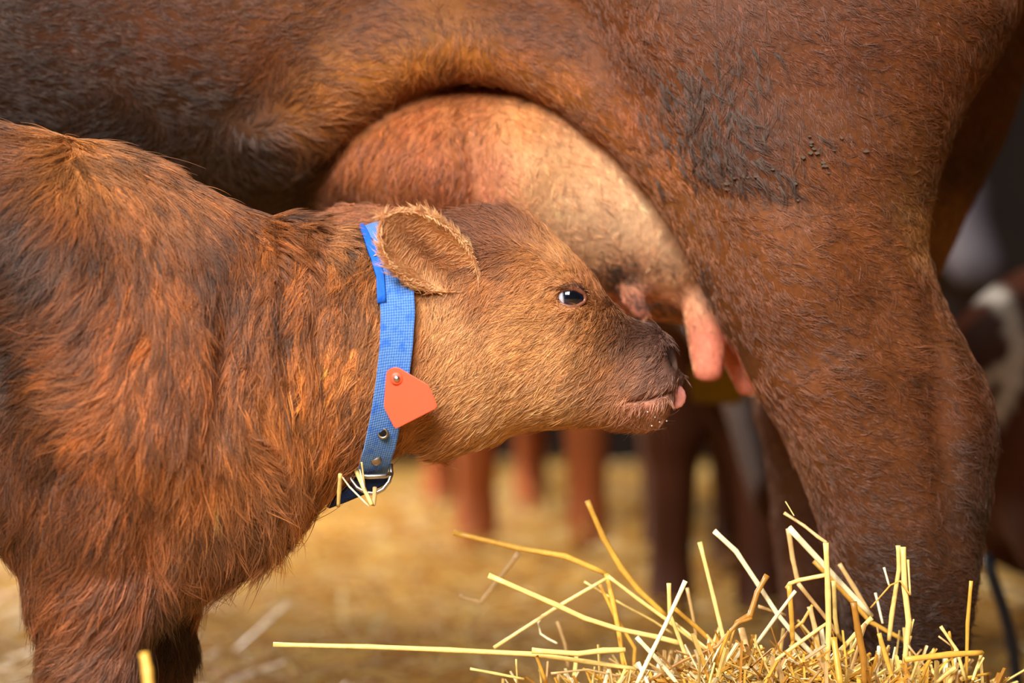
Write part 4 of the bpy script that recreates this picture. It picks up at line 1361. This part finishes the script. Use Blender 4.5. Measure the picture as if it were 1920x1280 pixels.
bed = random_stalks('straw_bedding', 15000, on_floor, (.06, .24), .0023, SC, seed=6, upright=.22, sides=3)
tag(bed, 'loose yellow straw bedding strewn over the barn floor', 'straw', kind='stuff')

# ================================================================== ANIMALS BEHIND
def back_animal(name, label, x0, y, yaw, scale, col, legx=.16, group=None, patch=None, lying=False, dense=.022, kind='cow', drop=0.0):
    """a whole standing (or lying) animal, seen out of focus: trunk, neck, head and four legs as one body"""
    cs, sn = math.cos(yaw), math.sin(yaw)
    zt = .52 if lying else .88
    def f(X, Y, Z):
        lx, ly, lz = ((X - x0) * cs + (Y - y) * sn) / scale, (-(X - x0) * sn + (Y - y) * cs) / scale, Z / scale
        d = ellipsoid(lx, ly, lz, (0, 0, zt), (.80, .30, .34))
        d = smin(d, ellipsoid(lx, ly, lz, (-.52, 0, zt + .03), (.32, .27, .32)), .12)
        d = smin(d, cone(lx, ly, lz, (.62, 0, zt + .10), (.98, .06, zt + .12 - drop), .22, .14), .12)
        d = smin(d, cone(lx, ly, lz, (.98, .06, zt + .14 - drop), (1.28, .10, zt - .06 - drop * 1.6), .125, .075), .06)
        for sx in (-.62, .52):
            for sy in (-1, 1):
                if lying:
                    d = smin(d, cone(lx, ly, lz, (sx, sy * .2, .3), (sx + .32, sy * .34, .09), .12, .06), .08)
                else:
                    o = .05 if sy > 0 else -.05
                    d = smin(d, cone(lx, ly, lz, (sx, sy * legx, .75), (sx + o * .5, sy * legx, .46), .13, .075), .1)
                    d = smin(d, cone(lx, ly, lz, (sx + o * .5, sy * legx, .46), (sx + o, sy * legx, .10), .068, .045), .04)
                    d = smin(d, cone(lx, ly, lz, (sx + o, sy * legx, .10), (sx + o + .02, sy * legx, .045), .05, .055), .03)
        return d * scale
    R = 1.55 * scale
    st = dense
    v, q, n = solid(f, axis_points([(x0 - R, x0 + R, st)]), axis_points([(y - R, y + R, st)]), axis_points([(-.02, 1.45 * scale, st)]), 1, .02)
    c = np.tile(np.array(col), (len(v), 1)) * (.85 + .3 * vnoise(v[:, 0] * 9 + 50, v[:, 2] * 9 + 50, 4))[:, None]
    if patch is not None: c = patch(v, c)
    o = mesh_obj(name, v, q, M_skin, None, True, c)
    return tag(o, label, kind, group)


G1 = 'cattle standing blurred behind the cow'
back_animal('cow', 'blurred brown cow standing in straw beyond the calf chin', W(965, 640, 2.9)[0] - .02, 4.2, -math.pi / 2 + .12, 1.15, srgb(150, 80, 40), .14, G1)
cow_b = back_animal('cow', 'brown cow coloured dark for shadow, standing beneath and beyond the udder', W(1375, 640, 1.9)[0], 2.55, -math.pi / 2 - .05, .95, srgb(74, 38, 22), .10, G1, drop=.28)  # dark coat colour stands in for the shadow on this brown cow

PATCH = [(1758, 556), (1800, 548), (1850, 545), (1882, 568), (1904, 615), (1912, 660), (1888, 690), (1850, 712), (1830, 730)]
PATCH2 = [(1912, 650), (1905, 700), (1885, 740), (1868, 775)]


def white_patch(v, c):
    px, py = to_px(v)
    d = np.full(len(v), 1e9)
    for L in (PATCH, PATCH2):
        for (ax, ay), (bx, by) in zip(L[:-1], L[1:]):
            t = np.clip(((px - ax) * (bx - ax) + (py - ay) * (by - ay)) / ((bx - ax) ** 2 + (by - ay) ** 2), 0, 1)
            d = np.minimum(d, np.hypot(px - ax - t * (bx - ax), py - ay - t * (by - ay)))
    m = np.clip((21 + 14 * (vnoise(px / 20, py / 20, 9) - .5) - d) / 8, 0, 1)[:, None]
    return c * (1 - m) + srgb(216, 206, 198) * m


back_animal('cow', 'dark brown cow with white blotches lying behind the hind leg', 1.60, 1.45, 0.0, .92, srgb(84, 42, 24), .16, None, white_patch, lying=True, dense=.017)
back_animal('cow', 'pale grey cow standing far behind the hind leg', W(1700, 640, 4.2)[0], 5.0, -math.pi / 2, 1.05, srgb(92, 84, 92), .16, G1)

# a dull yellow plate in the gap under the udder, and a hose at the edge
M_yellow = simple_mat('dull_yellow_plastic', srgb(150, 124, 24), .5, .3, noise=.2, scale=30)
mb = MB()
c = [(1292, 690), (1300, 682), (1388, 686), (1396, 694), (1392, 750), (1384, 758), (1304, 754), (1296, 746)]
n = len(c)
mb.add([W(x, y, 1.05 + b2) for b2 in (0, .012) for x, y in c], [tuple(reversed(range(n))), tuple(range(n, 2 * n))] + [(i, (i + 1) % n, n + (i + 1) % n, n + i) for i in range(n)])
o = mb.build('ear_tag', M_yellow, cow_b, False)
o['label'] = 'dull yellow plastic tag'
M_hose = simple_mat('hose_rubber', srgb(40, 42, 56), .5, .5, noise=.2, scale=40)
mb = MB()
mb.tube([W(1850, 1040, .75), W(1862, 1085, .75), W(1878, 1130, .75), W(1892, 1180, .75), W(1902, 1230, .75), W(1908, 1290, .75), W(1912, 1350, .74), W(1916, 1398, .72), W(1990, 1408, .6), W(2100, 1415, .5)], .0095, 12)
tag(mb.build('hose', M_hose), 'dark bluish hose hanging behind the cow hind leg', 'hose')
